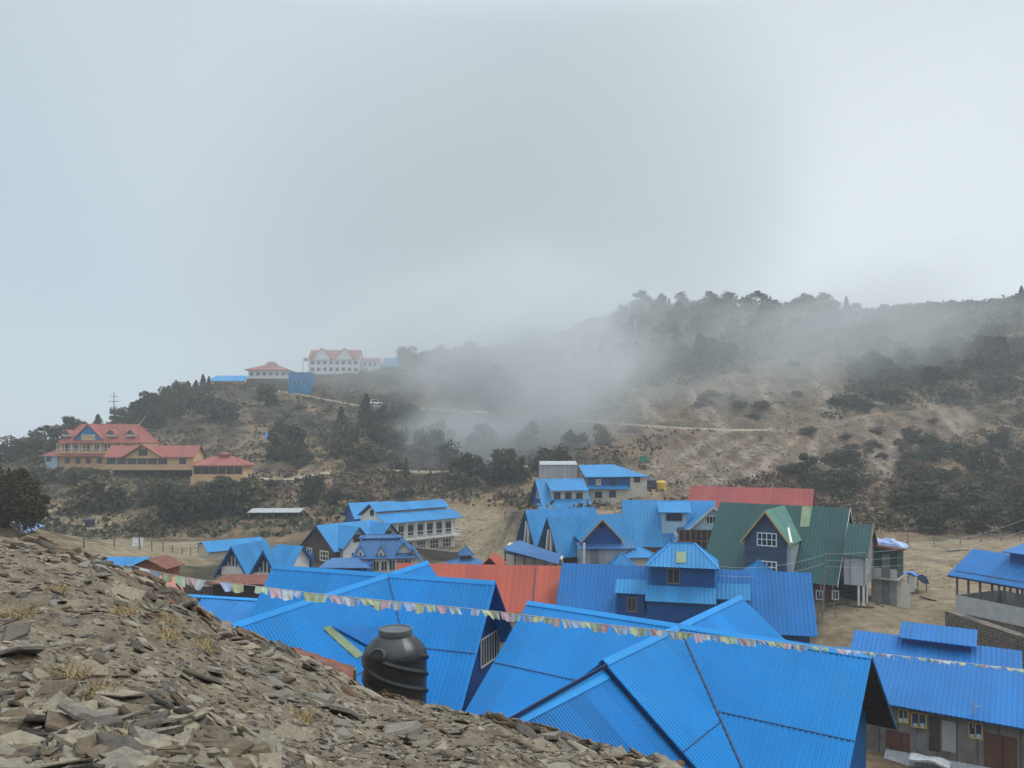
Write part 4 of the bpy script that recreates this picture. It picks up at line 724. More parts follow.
# ---- W: white two storey lodge up the lane
f = ridge((369, 504), 112, (428, 500.5)); f = Fr(P(369, 504, 112), R(42)); f.L = 13.5; e, base = house('white_lodge', f, 'white two storey lodge with stepped blue roof and long balcony on the sandy lot', 'lodge')
vf = 4.4; wf = -2.6; upv = 1.9; uw = -1.05; slab(e, f, [(0, 0, 0), (f.L, 0, 0), (f.L, upv, uw), (0, upv, uw)], 'blue3', 'upper_roof'); slab(e, f, [(0, 0, 0), (f.L, 0, 0), (f.L, -3.4, -1.9), (0, -3.4, -1.9)], 'blue3', 'rear_roof')
slab(e, f, [(0, upv - .15, uw - .35), (f.L + .7, upv - .15, uw - .35), (f.L + .7, vf, wf), (0, vf, wf)], 'blue3', 'lower_roof')
walls(e, f, .4, f.L - .1, -3, 3.3, base, 'white', (-3.4, -1.9, vf, wf), gap=.42); boxw(e, f, .5, f.L + .2, 3.25, 4.3, -5.35, -5.1, 'white', 'balcony_floor')
mb = MB()
for i in range(9): mb.box(f.p(.5 + i * (f.L - .4) / 8, 4.18, -5.1), f.ex * .12, f.ey * .12, Z * (5.1 + wf + .05))
for h in (.45, .95): mb.box(f.p(.5, 4.2, -5.1 + h), f.ex * (f.L - .3), f.ey * .06, Z * .07)
mb.build('balcony_rail', M['white'], e)
for i in range(7): window(e, f.p(1.6 + i * 1.75, 3.3, -4.05), f.ex, 1.0, 1.7, nc=2, nr=1, fm=M['wood'])
for i in range(5): window(e, f.p(2.2 + i * 2.4, 3.3, -6.4), f.ex, 1.7, 1.5, nc=3, nr=2, fm=M['frame'], fw=.12)
window(e, f.p(.4, .2, -1.3), f.ey, 1.0, .9, nc=2, fm=M['dwood'])
f = Fr(P(348, 503, 121), R(30)); f.L = 8; e, base = house('blue_house', f, 'dark blue gabled house tucked behind the white two storey lodge', 'house'); RV = (-3.2, -2.3, 3.2, -2.3); gable(e, f, 0, f.L, *RV, 'blue3', rib=.4, cap=None); walls(e, f, .4, f.L - .4, -2.8, 2.8, base, 'bluewall', RV)

# ---- D: brown boarded house with two white cross gables
f = Fr(P(316, 525.5, 92), R(50)); f.L = 9.5; vf = 3.6; wf = f.on_u(0, 343, 543)[1]; print('D', f.on_u(0, 343, 543), f.on_u(0, 293, 543))
wf = -2.9; RV = (-3.6, wf, 3.6, wf); e, base = house('brown_house', f, 'brown boarded house with light blue roof and two white cross gables', 'house'); gable(e, f, 0, f.L, *RV, 'blue3', rib=.35, cap=None); walls(e, f, .35, f.L - .4, -3.1, 3.1, base, 'brown', RV); verge(e, f, -.05, *RV, 'dark', w=.16)
window(e, f.p(.35, 1.2, -3.6), f.ey, 1.7, 1.25, nc=3, nr=2, fw=.12); window(e, f.p(.35, -1.8, -3.3), f.ey, 1.1, .8, nc=2, fw=.1); window(e, f.p(.35, 0, -1.5), f.ey, .8, .9, nc=2, fm=M['dwood'])
for u_ in (3.2, 8.2):
    g = f.turn(u_, 0, -.15); CR = (-2.4, -2.4, 2.4, -2.4); gable(e, g, -.2, 4.3, *CR, 'blue3', rib=.35, cap=None, name='cross_roof'); walls(e, g, .2, 3.7, -2, 2, base, 'white', CR, name='cross_wall'); verge(e, g, 4.28, *CR, 'dark', w=.16)
    window(e, g.p(3.7, 0, -1.4), -g.ey * -1 * 0 + f.ex, 1.0, .9, nc=2, fm=M['dwood']); window(e, g.p(3.7, 0, -3.6), f.ex, 1.8, 1.3, nc=3, nr=2, fw=.12)

# ---- E: grey blue mansard lodge with small white dormers
f = Fr(P(364, 537, 84), R(6)); f.L = 3.8; e, base = house('mansard_lodge', f, 'grey blue mansard roofed lodge with small white triangular dormers', 'lodge')
hip(e, f, -.5, f.L + .3, -1.2, 1.3, .25, 0, 1.2, 'greyblue', 'greyblue', 'cap_roof'); wl = f.on_v(2.6, 345, 559)[1]
for pts in ([(0, 1.0, 0), (f.L, 1.0, 0), (f.L + 2.0, 2.9, wl), (-1.2, 2.9, wl)], [(0, -1, 0), (f.L, -1, 0), (f.L + 2, -2.9, wl), (-1.2, -2.9, wl)], [(0, 1, 0), (0, -1, 0), (-1.2, -2.9, wl), (-1.2, 2.9, wl)], [(f.L, 1, 0), (f.L, -1, 0), (f.L + 2, -2.9, wl), (f.L + 2, 2.9, wl)]): slab(e, f, pts, 'greyblue')
boxw(e, f, -.8, f.L + 1.6, -2.4, 2.4, base, wl + .1, 'white'); 
for px, row in ((361, 550), (381.5, 550)):
    a = f.on_v(2.0, px, row); g = f.turn(a[0], 0, a[1] + .55); CR = (-.95, -1.75, .95, -1.75); gable(e, g, .3, 2.75, *CR, 'greyblue', rib=None, cap=None, name='dormer_roof'); walls(e, g, .5, 2.6, -.8, .8, -1.7, 'white', CR, name='dormer_wall'); window(e, g.p(2.6, 0, -1.05), f.ex, .32, .75, nc=1, fm=M['frame'], fw=.06)
for px, row, h in ((404, 549, 1.5), (413, 556, 1.2)):
    a = f.on_v(2.2, px, row); g = f.turn(a[0], 0, a[1] + .8); CR = (-1.1, -1.6, 1.1, -1.6); gable(e, g, -.2, 2.7, *CR, 'greyblue', rib=None, cap=None, name='dormer_roof'); walls(e, g, .3, 2.4, -.85, .85, -2.2, 'white', CR, name='dormer_wall')
for i in range(7): window(e, f.p(-.2 + i * .85, 2.4, wl - .8), f.ex, .7, 1.2, nc=2, fw=.07)
f2 = Fr(P(345, 557, 79), R(4)); mb = MB(); mb.sheet([P(332, 558, 81), P(357, 558, 81), P(371, 568, 76), P(318, 568, 76)], .05, .3, .03); mb.build('low_roof', [M['greyblue'], M['dark']], e); p = P(345, 568, 77.5); mb = MB(); mb.box(V((p.x - 2.2, p.y, -15.8)), V((4.4, 0, 0)), V((0, 3.5, 0)), V((0, 0, p.z + 15.9))); mb.build('low_wall', M['bluewall'], e)

# ---- C: two A frame houses and a stone shed at left
def ahouse(apex, d, phi, L_, vf, wf, label):
    f = Fr(P(*apex, d), R(phi)); f.L = L_; e, base = house('aframe_house', f, label, 'house'); RV = (-vf, wf, vf, wf); gable(e, f, 0, L_, *RV, 'blue3', rib=.3, cap=None); verge(e, f, -.04, *RV, 'bluewall', w=.3, t=.08); walls(e, f, 1.0, L_ - .4, -vf + .6, vf - .5, base, 'bluewall', RV)
    boxw(e, f, .2, 1.0, -vf * .66, vf * .66, wf * .95, wf * .68, 'white', 'balcony'); mb = MB()
    for t_ in (-.4, -.2, 0, .2, .4): mb.box(f.p(.5, vf * t_ - .07, wf * .68), f.ex * .1, f.ey * .14, Z * (-wf * (.68 - abs(t_) - .14)))
    mb.build('gable_post', M['white'], e); return e, f, base
e, f, base = ahouse((231, 546), 73, 68, 5.0, 2.1, -3.0, 'left A frame house with steep blue roof and a white balcony in its gable')
e, f, base = ahouse((263, 550), 69, 66, 3.6, 2.2, -3.2, 'right A frame house with steep blue roof, joined to a white gabled wing')
g = f.turn(2.9, 0, .1); CR = (-1.6, -1.7, 1.6, -1.7); gable(e, g, -1, 2.2, *CR, 'blue3', rib=.3, cap=None, name='cross_roof'); walls(e, g, -.5, 1.8, -1.3, 1.3, -3.4, 'white', CR, name='cross_wall'); boxw(e, f, 3.4, 5.6, -1.5, 1.2, base, -1.0, 'bluewall', 'side_wall'); boxw(e, f, 3.8, 5.2, 1.18, 1.26, -2.9, -1.6, 'dark_in', 'doorway')
f = Fr(P(212, 541, 90), R(40)); f.L = 6.0; e, base = house('stone_shed', f, 'low stone walled shed with shallow light blue roof on the bare field at left', 'shed'); RV = (-2.2, -.5, 2.2, -1.0); gable(e, f, -1.2, f.L, *RV, 'blue3', rib=.3, cap=None); walls(e, f, -.9, f.L - .3, -1.9, 1.9, base, 'sand', RV)
# small blue and red roof peeping over the slope, and the pink tin with the dark sheds beside it
f = Fr(P(107, 557, 62), R(-3)); f.L = 3.6; e, base = house('small_house', f, 'small house with flat blue roof and red end wall peeping over the stony slope', 'house'); RV = (-1.6, -.35, 2.2, -.95); gable(e, f, -.6, f.L, *RV, 'blue3', rib=.25, cap=None); walls(e, f, -.4, f.L - .1, -1.4, 1.9, base, 'brick', RV); g = Fr(P(151, 558, 60), R(-8)); c = g.turn(0, 0, 0); gable(e, c, -2, .6, -1.7, -.75, 1.7, -.75, 'rust', rib=None, cap=None, name='porch_roof'); walls(e, c, -1.8, .2, -1.3, 1.3, base, 'brick', (-1.7, -.75, 1.7, -.75), name='porch_wall')
pts = [P(154, 575, 46), P(180, 577, 46), P(184, 592, 42), P(160, 590, 42)]; e = empty('pink_shed', P(170, 590, 44) - Z * 5, 'shed with pinkish red tin roof just over the edge of the stony slope', 'shed'); mb = MB(); mb.sheet(pts, .04, .25, .02); mb.build('roof', [M['pink'], M['dark']], e); mb = MB(); p = P(169, 584, 44.5); mb.box(V((p.x - .7, p.y - 1.2, p.z - 5)), V((1.4, 0, 0)), V((0, 2.4, 0)), V((0, 0, 4.9))); mb.build('wall', M['dwood'], e)
f = Fr(P(184, 582, 48), R(-3)); f.L = 5.2; e, base = house('dark_shed', f, 'dark plank shed with stone yard wall behind the plain blue roof at left', 'shed'); boxw(e, f, 2.0, f.L, -2, .3, base, -.05, 'dwood'); slab(e, f, [(1.8, -2.2, .12), (f.L + .2, -2.2, .12), (f.L + .2, .6, 0), (1.8, .6, 0)], 'rust'); boxw(e, f, -1.2, 2.0, -.2, .2, base, -.2, 'stone', 'yard_wall')
# tin shelter, dark retaining wall and pagoda roof in the valley
f = Fr(P(250, 510.5, 132), R(2)); f.L = 9; e, base = house('tin_shelter', f, 'long low open shelter with pale tin roof on the left hillside', 'shelter'); slab(e, f, [(0, -1.5, .25), (f.L, -1.5, .25), (f.L, 1.8, -.2), (0, 1.8, -.2)], 'steel', rib=.4); boxw(e, f, .3, f.L - .3, -1.2, -1.0, base, 0, 'dwood')
for i in range(5): p = f.p(.3 + i * 2.1, 1.5, 0); post(e, p, tz(p.x, p.y) - .3, f.o.z - .1, .15, 'wood')
a, b = P(411, 548, 112), P(456, 556, 100); mb = MB(); mb.prism([V((a.x, a.y, -17)), V((b.x, b.y, -17)), V((b.x, b.y, b.z + .5)), V((a.x, a.y, a.z + .1))], V((1.2, .6, 0))); tag(mb.build('stone_wall', M['stone']), 'dark dry stone wall under the sandy lot, left of the pagoda roof', 'wall')
p = P(466, 546, 94); f = Fr(p, R(10)); zb = tz(p.x, p.y) - p.z; e = empty('pagoda', (p.x, p.y, p.z + zb), 'small two tiered grey blue pagoda roof showing over the red hall', 'pagoda'); hip(e, f, -.95, .95, -.95, .95, .0, -1.05, .94, 'greyblue', 'greyblue', 'upper_roof'); boxw(e, f, -.6, .6, -.6, .6, -1.5, -1.0, 'dwood', 'upper_wall'); hip(e, f, -2.3, 2.3, -2.3, 2.3, -1.35, -2.3, 1.7, 'greyblue', 'bluecap', 'lower_roof'); boxw(e, f, -1.9, 1.9, -1.9, 1.9, zb - .3, -2.25, 'white', 'wall')
# yard fence boards with white railing left of the twin gabled lodge
# ------------------------------------------------------------------ the red roofed hotel on the left spur
f = Fr(P(80, 424, 182), R(-2)); f.L = 14.9; c = f.p(7, 0, 0); k = 182 / F; zb = tz(c.x, c.y) - f.o.z - .8; zb = min(zb, -42 * k)
e = empty('hotel', (c.x, c.y, f.o.z + zb + .5), 'big three storey hotel with red roofs and a blue gable on the left hillside', 'hotel')
hip(e, f, -2.7, f.L + 2.4, -4.6, 4.6, 0, -4.5, 3.0, 'hred', 'hred', rib=.8)
boxw(e, f, -2.8, f.L + 2.2, -3.8, 3.6, zb, -4.4, 'cream'); boxw(e, f, -3.0, f.L + 2.4, 3.0, 4.3, -7.0, -6.8, 'cream', 'balcony_floor')
slab(e, f, [(-4, 3.55, -6.9), (f.L + .5, 3.55, -6.9), (f.L + .5, 5.0, -7.6), (-4, 5.0, -7.6)], 'hred', 'skirt_roof', rib=.8)
slab(e, f, [(-3.2, .5, -5.4), (-2.6, 4.4, -7.5), (-6.6, 4.4, -7.6), (-3.6, .5, -5.5)], 'hred', 'annex_roof', rib=.8); boxw(e, f, -6.0, -2.9, .6, 4.0, zb, -7.4, 'lblue', 'annex_wall'); window(e, f.p(-5, 4.0, -8.3), f.ex, 1.2, 1.1, nc=2, fm=M['dwood'])
mb = MB()
for i in range(12): mb.box(f.p(-2.9 + i * 1.72, 4.2, -6.8), f.ex * .12, f.ey * .1, Z * 2.35)
mb.box(f.p(-2.9, 4.22, -5.95), f.ex * 19, f.ey * .06, Z * .1); mb.build('balcony_rail', M['white'], e)
for i in range(7): window(e, f.p(-1.2 + i * 2.5, 3.6, -5.6), f.ex, 1.3, 1.5, nc=3, fm=M['frame' if i % 2 else 'dwood'], pm=M['glass'])
for i in range(6): window(e, f.p(-.8 + i * 2.55, 3.6, -8.7), f.ex, 1.3, 1.3, nc=3, fm=M['wood'])
def dormer(u_, w_ap, hw, drop, v_in, v_out, wm, rm, wn, pm='glass', nc=3):
    g = f.turn(u_, 0, w_ap); CR = (-hw, -drop, hw, -drop); gable(e, g, v_in, v_out + .35, *CR, rm, rib=None, cap=None, name='dormer_roof'); walls(e, g, v_in + .2, v_out, -hw * .88, hw * .88, -drop - .4, wm, CR, name='dormer_wall'); verge(e, g, v_out + .33, *CR, 'hred', w=.14)
    window(e, g.p(v_out, 0, -drop + wn[1] / 2 - .1), f.ex, wn[0], wn[1], nc=nc, pm=M[pm])
dormer(4.4, -.1, 3.6, 3.6, 0, 3.9, 'blue3', 'hred', (3.2, 1.25), 'ycurtain', 5)
for u_ in (-1.0, 9.7, 14.4): dormer(u_, -1.4, 1.35, 1.2, 0, 3.7, 'white', 'hred', (1.5, 1.2), 'glass', 3)
f = Fr(P(111, 445.5, 173), R(0)); f.L = 20.5; k = 173 / F; c = f.p(10, 2, 0); zb = min(tz(c.x, c.y) - f.o.z - .5, -35 * k); e = empty('dining_hall', (c.x, c.y, f.o.z + zb), 'long cream dining hall on dark stilts with red roof and arched window gable', 'hall')
RV = (-3.6, -2.6, 3.6, -2.6); gable(e, f, 0, f.L, *RV, 'hred', rib=.8, cap=None); floor = -24 * k; walls(e, f, .5, f.L - .6, -3, 2.9, floor, 'cream', RV); boxw(e, f, .3, f.L - .4, 2.6, 3.2, floor, floor + 1.0, 'cream', 'parapet')
g = f.turn(9.1, 0, .2); CR = (-4.6, -2.8, 4.6, -2.8); gable(e, g, 0, 4.3, *CR, 'hred', rib=.8, cap=None, name='cross_roof'); walls(e, g, .3, 3.7, -4.1, 4.1, -3.0, 'cream', CR, name='cross_wall'); verge(e, g, 4.28, *CR, 'dwood', w=.2); window(e, g.p(3.7, 0, -1.7), f.ex, 2.0, 1.5, nc=4, nr=2, fm=M['dwood'])
for i in range(6): window(e, f.p(1.6 + i * 2.3, 2.9, -3.5), f.ex, 2.0, 1.35, nc=3, fm=M['wood'])
window(e, f.p(17.6, 2.9, -3.5), f.ex, 1.5, 1.3, nc=2, fm=M['dwood'])
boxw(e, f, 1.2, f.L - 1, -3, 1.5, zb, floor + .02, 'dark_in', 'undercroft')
for i in range(8): boxw(e, f, .6 + i * 2.7, .85 + i * 2.7, 2.5, 2.75, zb - .5, floor + .01, 'dwood', 'stilt')
f = Fr(P(194, 456, 169), R(3)); f.L = 12.6; k = 169 / F; c = f.p(6, 2, 0); zb = min(tz(c.x, c.y) - f.o.z - .5, -25 * k); e = empty('pavilion', (c.x, c.y, f.o.z + zb), 'low red hip roofed pavilion with glazed sides and cupola, right of the dining hall', 'pavilion')
hip(e, f, 0, f.L, -4, 4, 0, -2.0, 4.0, 'hred', 'hred', rib=.8); hip(e, f, 5.6, 8.0, -1, 1, .95, .4, .9, 'hred', 'hred', 'cupola_roof', rib=None); boxw(e, f, 5.9, 7.7, -.8, .8, -.4, .42, 'hred', 'cupola_wall')
boxw(e, f, .8, f.L - .8, -3.3, 3.2, zb, -1.9, 'cream'); boxw(e, f, .5, f.L - .5, 3.0, 3.5, zb, -4.3, 'cream', 'parapet')
for i in range(6): window(e, f.p(1.9 + i * 1.75, 3.2, -3.1), f.ex, 1.6, 1.6, nc=2, fm=M['dwood'])

# ------------------------------------------------------------------ buildings along the hilltop
def fr_hill(px, row, d): f = Fr(P(px, row, d), 0); return f, d / F
f, k = fr_hill(213, 375, 283); e, base = house('blue_barn', f, 'long cream building with light blue roof at the left end of the hilltop', 'building', u=5); slab(e, f, [(0, -3, .0), (12.5, -3, 0), (12.5, 3, -2.5), (-.6, 3, -2.5)], 'blue3', rib=.8); boxw(e, f, .3, 12, -2.6, 2.5, base, -2.4, 'cream')
f, k = fr_hill(250, 371, 280); e, base = house('round_house', f, 'cream hilltop house with wide red hip roof and small cupola', 'house', u=7); hip(e, f, -.5, 15.5, -5, 5, 2.0, 0, 5.0, 'hred', 'hred', rib=.8); hip(e, f, 6, 10, -1.5, 1.5, 3.4, 2.5, 1.4, 'hred', 'hred', 'cupola_roof', rib=None); boxw(e, f, 6.6, 9.4, -1.1, 1.1, 1.4, 2.6, 'white', 'cupola_wall'); boxw(e, f, .8, 14.4, -4, 4, -3.2, .05, 'white'); boxw(e, f, .2, 15, -4.6, 4.6, base, -3.15, 'stone', 'terrace')
for i in range(6): window(e, f.p(2 + i * 2.3, 4, -1.4), f.ex, 1.6, 1.3, nc=3, fm=M['frame'])
f, k = fr_hill(291, 374, 266); e, base = house('blue_hut', f, 'small bright blue flat roofed building below the white hilltop hotel', 'building', u=3.6); boxw(e, f, 0, 7.4, -3, 3, base, 0, 'blue3'); boxw(e, f, -.3, 7.7, -3.3, 3.3, .0, .35, 'blue4', 'roof')
for x in (1.6, 4.8): window(e, f.p(x + .5, 3, -3.4), f.ex, 1.0, 1.4, nc=1)
f, k = fr_hill(311, 350, 287); e, base = house('white_hotel', f, 'long white hilltop hotel with faded red roof and two white gables', 'hotel', u=9); RV = (-4.5, -4, 4.5, -4); gable(e, f, 0, 19, *RV, 'hred', rib=.8, cap=None); walls(e, f, .4, 18.6, -4, 3.9, base, 'white', RV)
for u_, hw in ((5.2, 3.6), (13.6, 3.4)): g = f.turn(u_, 0, .3); CR = (-hw, -hw * 1.05, hw, -hw * 1.05); gable(e, g, 0, 5, *CR, 'hred', rib=None, cap=None, name='cross_roof'); walls(e, g, .2, 4.5, -hw * .9, hw * .9, -4.4, 'white', CR, name='cross_wall')
for j in range(2):
    for i in range(8): window(e, f.p(1.6 + i * 2.3, 3.9, -5.2 - 2.5 * j), f.ex, 1.3, 1.3, nc=2, fm=M['wood'])
f, k = fr_hill(363, 358, 290); e, base = house('white_annex', f, 'smaller pale house half lost in mist beside the white hilltop hotel', 'house', u=3); RV = (-3, -1.6, 3, -1.6); gable(e, f, 0, 6.6, *RV, 'hred', rib=None, cap=None); walls(e, f, .3, 6.3, -2.6, 2.6, base, 'white', RV)
for i in range(3): window(e, f.p(1.3 + i * 1.9, 2.6, -2.7), f.ex, 1.0, 1.3, nc=2)
f, k = fr_hill(383, 357, 292); e, base = house('hill_house', f, 'blue roofed hilltop house in the mist, rightmost on the hilltop', 'house', u=3); slab(e, f, [(0, -3, 0), (6.6, -3, 0), (6.6, 3, -4), (0, 3, -4)], 'blue3', rib=.6); boxw(e, f, .3, 6.3, -2.8, 2.6, base, -3.8, 'bluewall')
a, b = P(313, 375, 281), P(371, 374, 281); mb = MB(); mb.prism([a - Z * 6, b - Z * 6, b, a], V((0, 2, 0))); tag(mb.build('terrace_wall', M['stone']), 'grey stone terrace wall below the white hilltop hotel', 'wall')
p = P(305, 373, 279); mb = MB(); e = empty('water_tower', p - Z * 1.5, 'water tank on thin legs left of the white hilltop hotel', 'water tower')
for x in (-.8, 1.4): post(e, p + V((x, 0, 0)), p.z - 2, p.z + 4.3, .18, 'dwood', 'leg')
mb.lathe(p + V((.3, 0, 4.3)), [(.9, 0), (.9, 1.2), (.5, 1.5), (.1, 1.6)], 14); mb.build('tank', M['steel'], e)

# ------------------------------------------------------------------ masts, poles, wires, fences, cars, boards
_g0 = ground
def ground(px, row, d0=55):
    for k_ in range(40):
        p = _g0(px, row + k_, d0)
        if p: return p
    return P(px, row, 300)
def ground_or(px, row, d): return ground(px, row) or V((P(px, row, d).x, d, tz(P(px, row, d).x, d)))
p = P(114, 418, 238); e = empty('pylon', (p.x, p.y, tz(p.x, p.y)), 'tall power line pylon with cross arms above the red hotel', 'pylon'); mb = MB(); top = P(114, 392, 238).z
mb.tube([V((p.x, p.y, tz(p.x, p.y) - 1)), V((p.x, p.y, top))], [.22, .1], 6); mb.build('mast', M['dwood'], e)
for row, w in ((396.5, 1.0), (401.5, 1.6), (407, 1.2)): mb = MB(); z = P(114, row, 238).z; mb.bar((p.x - w, p.y, z), (p.x + w, p.y, z), .14, .14); mb.build('cross_arm', M['dwood'], e)
def pole(px, row, rtop, label, lean=0, r=.11, m_='wood', d=None):
    p = ground(px, row) if d is None else V((P(px, row, d).x, d, tz(P(px, row, d).x, d))); h = (row - rtop) * p.y / F; mb = MB(); mb.tube([p - Z * .4, p + V((lean * h, 0, h))], [r, r * .7], 7); tag(mb.build('pole', M[m_]), label, 'pole'); return p + V((lean * h, 0, h))
tp = pole(822, 604, 537, 'slim leaning utility pole in front of the green roof', .06, .08, d=60); pole(817, 604, 556, 'shorter grey pole propped beside the leaning utility pole', .1, .05, d=59); pole(836, 604, 552, 'thin bare pole right of the leaning utility pole', -.1, .045, d=60)
pole(389, 428, 398, 'tall thin pole on the hillside below the parked white jeep', 0, .12); pole(635, 346, 318, 'pale pole among the forest trees on the misty ridge', 0, .2, 'white'); pole(380, 501, 482, 'slim pole by the lane behind the white lodge', 0, .1)
pole(245, 374, 366, 'thin pole behind the blue roofed hilltop building', 0, .15, 'dwood'); pole(517, 502, 480, 'thin pole by the lane left of the far blue house', 0, .07); pole(669, 368, 360, 'short pale post above the cut slope', 0, .15, 'white') 
def wire(name, pts, r, label, sag=.0, m_='steel'):
    out = []
    for a, b in zip(pts[:-1], pts[1:]):
        for i in range(12): t_ = i / 12; q = V(a).lerp(V(b), t_); out.append(q - Z * sag * 4 * t_ * (1 - t_))
    out.append(V(pts[-1])); mb = MB(); mb.tube(out, r, 4); tag(mb.build(name, M[m_]), label, 'wire')
for i, (z0, q) in enumerate(((0, (716, 566)), (-.7, (716, 575)))): wire('power_line', [tp + Z * (z0 - .2), P(*q, 57)], .012, ['upper power line from the leaning pole across the green roof', 'lower power line from the leaning pole across the green roof'][i], .5)
for i, (z0, q) in enumerate(((0, (1034, 516)), (-.5, (1034, 527)), (-1.0, (1034, 538)))): wire('power_line', [tp + Z * (z0 - .2), P(*q, 75)], .013, ['highest of the three power lines running right from the leaning pole', 'middle one of the three power lines running right from the pole', 'lowest of the three power lines running right from the leaning pole'][i], .9)
wire('guy_wire', [P(139, 424, 200), P(152, 408, 245)], .06, 'slack wire rising behind the red hotel roof', .2)
def fence(pts, label, h=1.3, step=3.2):
    e = None; tops = []
    for a, b in zip(pts[:-1], pts[1:]):
        n_ = max(1, int((b - a).length / step))
        for i in range(n_ + (b is pts[-1])):
            q = a.lerp(b, i / n_); q.z = tz(q.x, q.y)
            if e is None: e = empty('wire_fence', q, label, 'fence')
            mb = MB(); mb.tube([q - Z * .3, q + V((random.uniform(-.1, .1), 0, h * random.uniform(.85, 1.1)))], .075, 5); mb.build('post', M['wood'], e); tops.append(q)
    mb = MB()
    for hh in (.5, .95):
        for a, b in zip(tops[:-1], tops[1:]): mb.bar(a + Z * hh, b + Z * hh, .03)
    mb.build('wire', M['steel'], e)
G_ = lambda px, row: ground_or(px, row, 105)
fence([G_(908, 546), G_(960, 545), G_(1040, 541)], 'wire fence along the foot of the hill behind the bare yard'); fence([G_(84, 548), G_(140, 549), G_(205, 549)], 'wire fence across the bare field at left', 1.2, 4)
fence([ground(385, 373), ground(410, 377), ground(430, 379)], 'fence along the hilltop near the misty trees', 1.5, 3); fence([ground(505, 520), ground(518, 519)], 'pale rail fence beside the lane, left of the twin gabled lodge', 1.2, 1.2)
def car(px, row, rot, label, van=False):
    p = ground(px, row); fr = Fr(p, R(rot)); e = empty('parked_car', p, label, 'car'); mb = MB(); hh = 1.9 if van else 1.55
    for pr, w0, w1 in (([(-2.1, .35), (2.1, .35), (2.15, .75), (2.0, .95), (-2.05, 1.0), (-2.15, .7)], -.85, .85), ([(-1.9, .98), (1.0, .95), (.45, hh), (-1.7, hh)], -.75, .75)): mb.prism([fr.p(u, w0, w) for u, w in pr], fr.ey * (w1 - w0))
    mb.build('body', M['car'], e); mb = MB()
    for s_ in (-.77, .75): mb.prism([fr.p(u, s_, w) for u, w in ((-1.6, 1.08), (.7, 1.05), (.35, hh - .12), (-1.55, hh - .12))], fr.ey * .02)
    mb.build('window', M['glass'], e)
    for u in (-1.35, 1.35):
        for s_ in (-.9, .72): mb = MB(); c = fr.p(u, s_, .36); mb.tube([c, c + fr.ey * .18], .36, 14); mb.build('wheel', M['rubber'], e)
car(376, 405, 20, 'white jeep parked on the hillside track behind a conifer', True); car(481, 414, 0, 'white car half hidden in mist on the hillside road')
p = ground(137, 549); mb = MB(); mb.box(p + V((-.55, 0, .3)), V((1.1, 0, 0)), V((0, .06, .0)), V((0, .2, .85))); mb.box(p + V((-.4, .05, -.1)), V((.08, 0, 0)), V((0, .06, 0)), V((0, 0, .5))); mb.box(p + V((.35, .05, -.1)), V((.08, 0, 0)), V((0, .06, 0)), V((0, 0, .5))); tag(mb.build('board', M['white']), 'small white board standing by the field fence at left', 'board')
cloth('tarpaulin', P(6, 529, 66), V((2.6, 0, 0)), V((0, 1.2, .2)), .5, 'tarp', 'blue and white tarpaulin under the big bush at the left edge', 2.0); cloth('tarpaulin', ground(268, 438) + Z * .6, V((.9, 0, 0)), V((0, .6, .8)), .4, 'bluetarp', 'small blue tarpaulin bundle on the hillside among bushes', 3.0)

# ------------------------------------------------------------------ trees and bushes
def leafmat(name, c1, c2, rand=.4):
    m = mat(name, c1, .8, .3, 5.5, spec=.1, col2=c2, rand=rand); return m
LM = {'dark': leafmat('evergreen_leaves', (.016, .019, .011), (.10, .10, .052)), 'olive': leafmat('olive_leaves', (.026, .026, .014), (.15, .125, .062)), 'brown': leafmat('dry_bush_leaves', (.05, .036, .025), (.17, .12, .075)), 'grey': leafmat('grey_green_leaves', (.03, .036, .026), (.09, .092, .065))}
bark = mat('bark', (.05, .038, .028), .9, .4, 4)
def leaves(pts, size, rg, flat=0.0):
    n = len(pts); a = rg.normal(size=(n, 3)); a /= np.linalg.norm(a, axis=1)[:, None]; b = rg.normal(size=(n, 3)); b[:, 2] *= (1 - flat); b -= (a * b).sum(1)[:, None] * a; b /= np.linalg.norm(b, axis=1)[:, None] + 1e-9
    s = size * rg.uniform(.5, 1.3, n)[:, None]; t = s * rg.uniform(.45, .9, n)[:, None]
    q = np.stack([pts - a * s, pts + b * t * .8 - a * s * .1, pts + a * s, pts - b * t + a * s * .15], 1).reshape(-1, 3)
    return q, np.arange(4 * n).reshape(-1, 4)
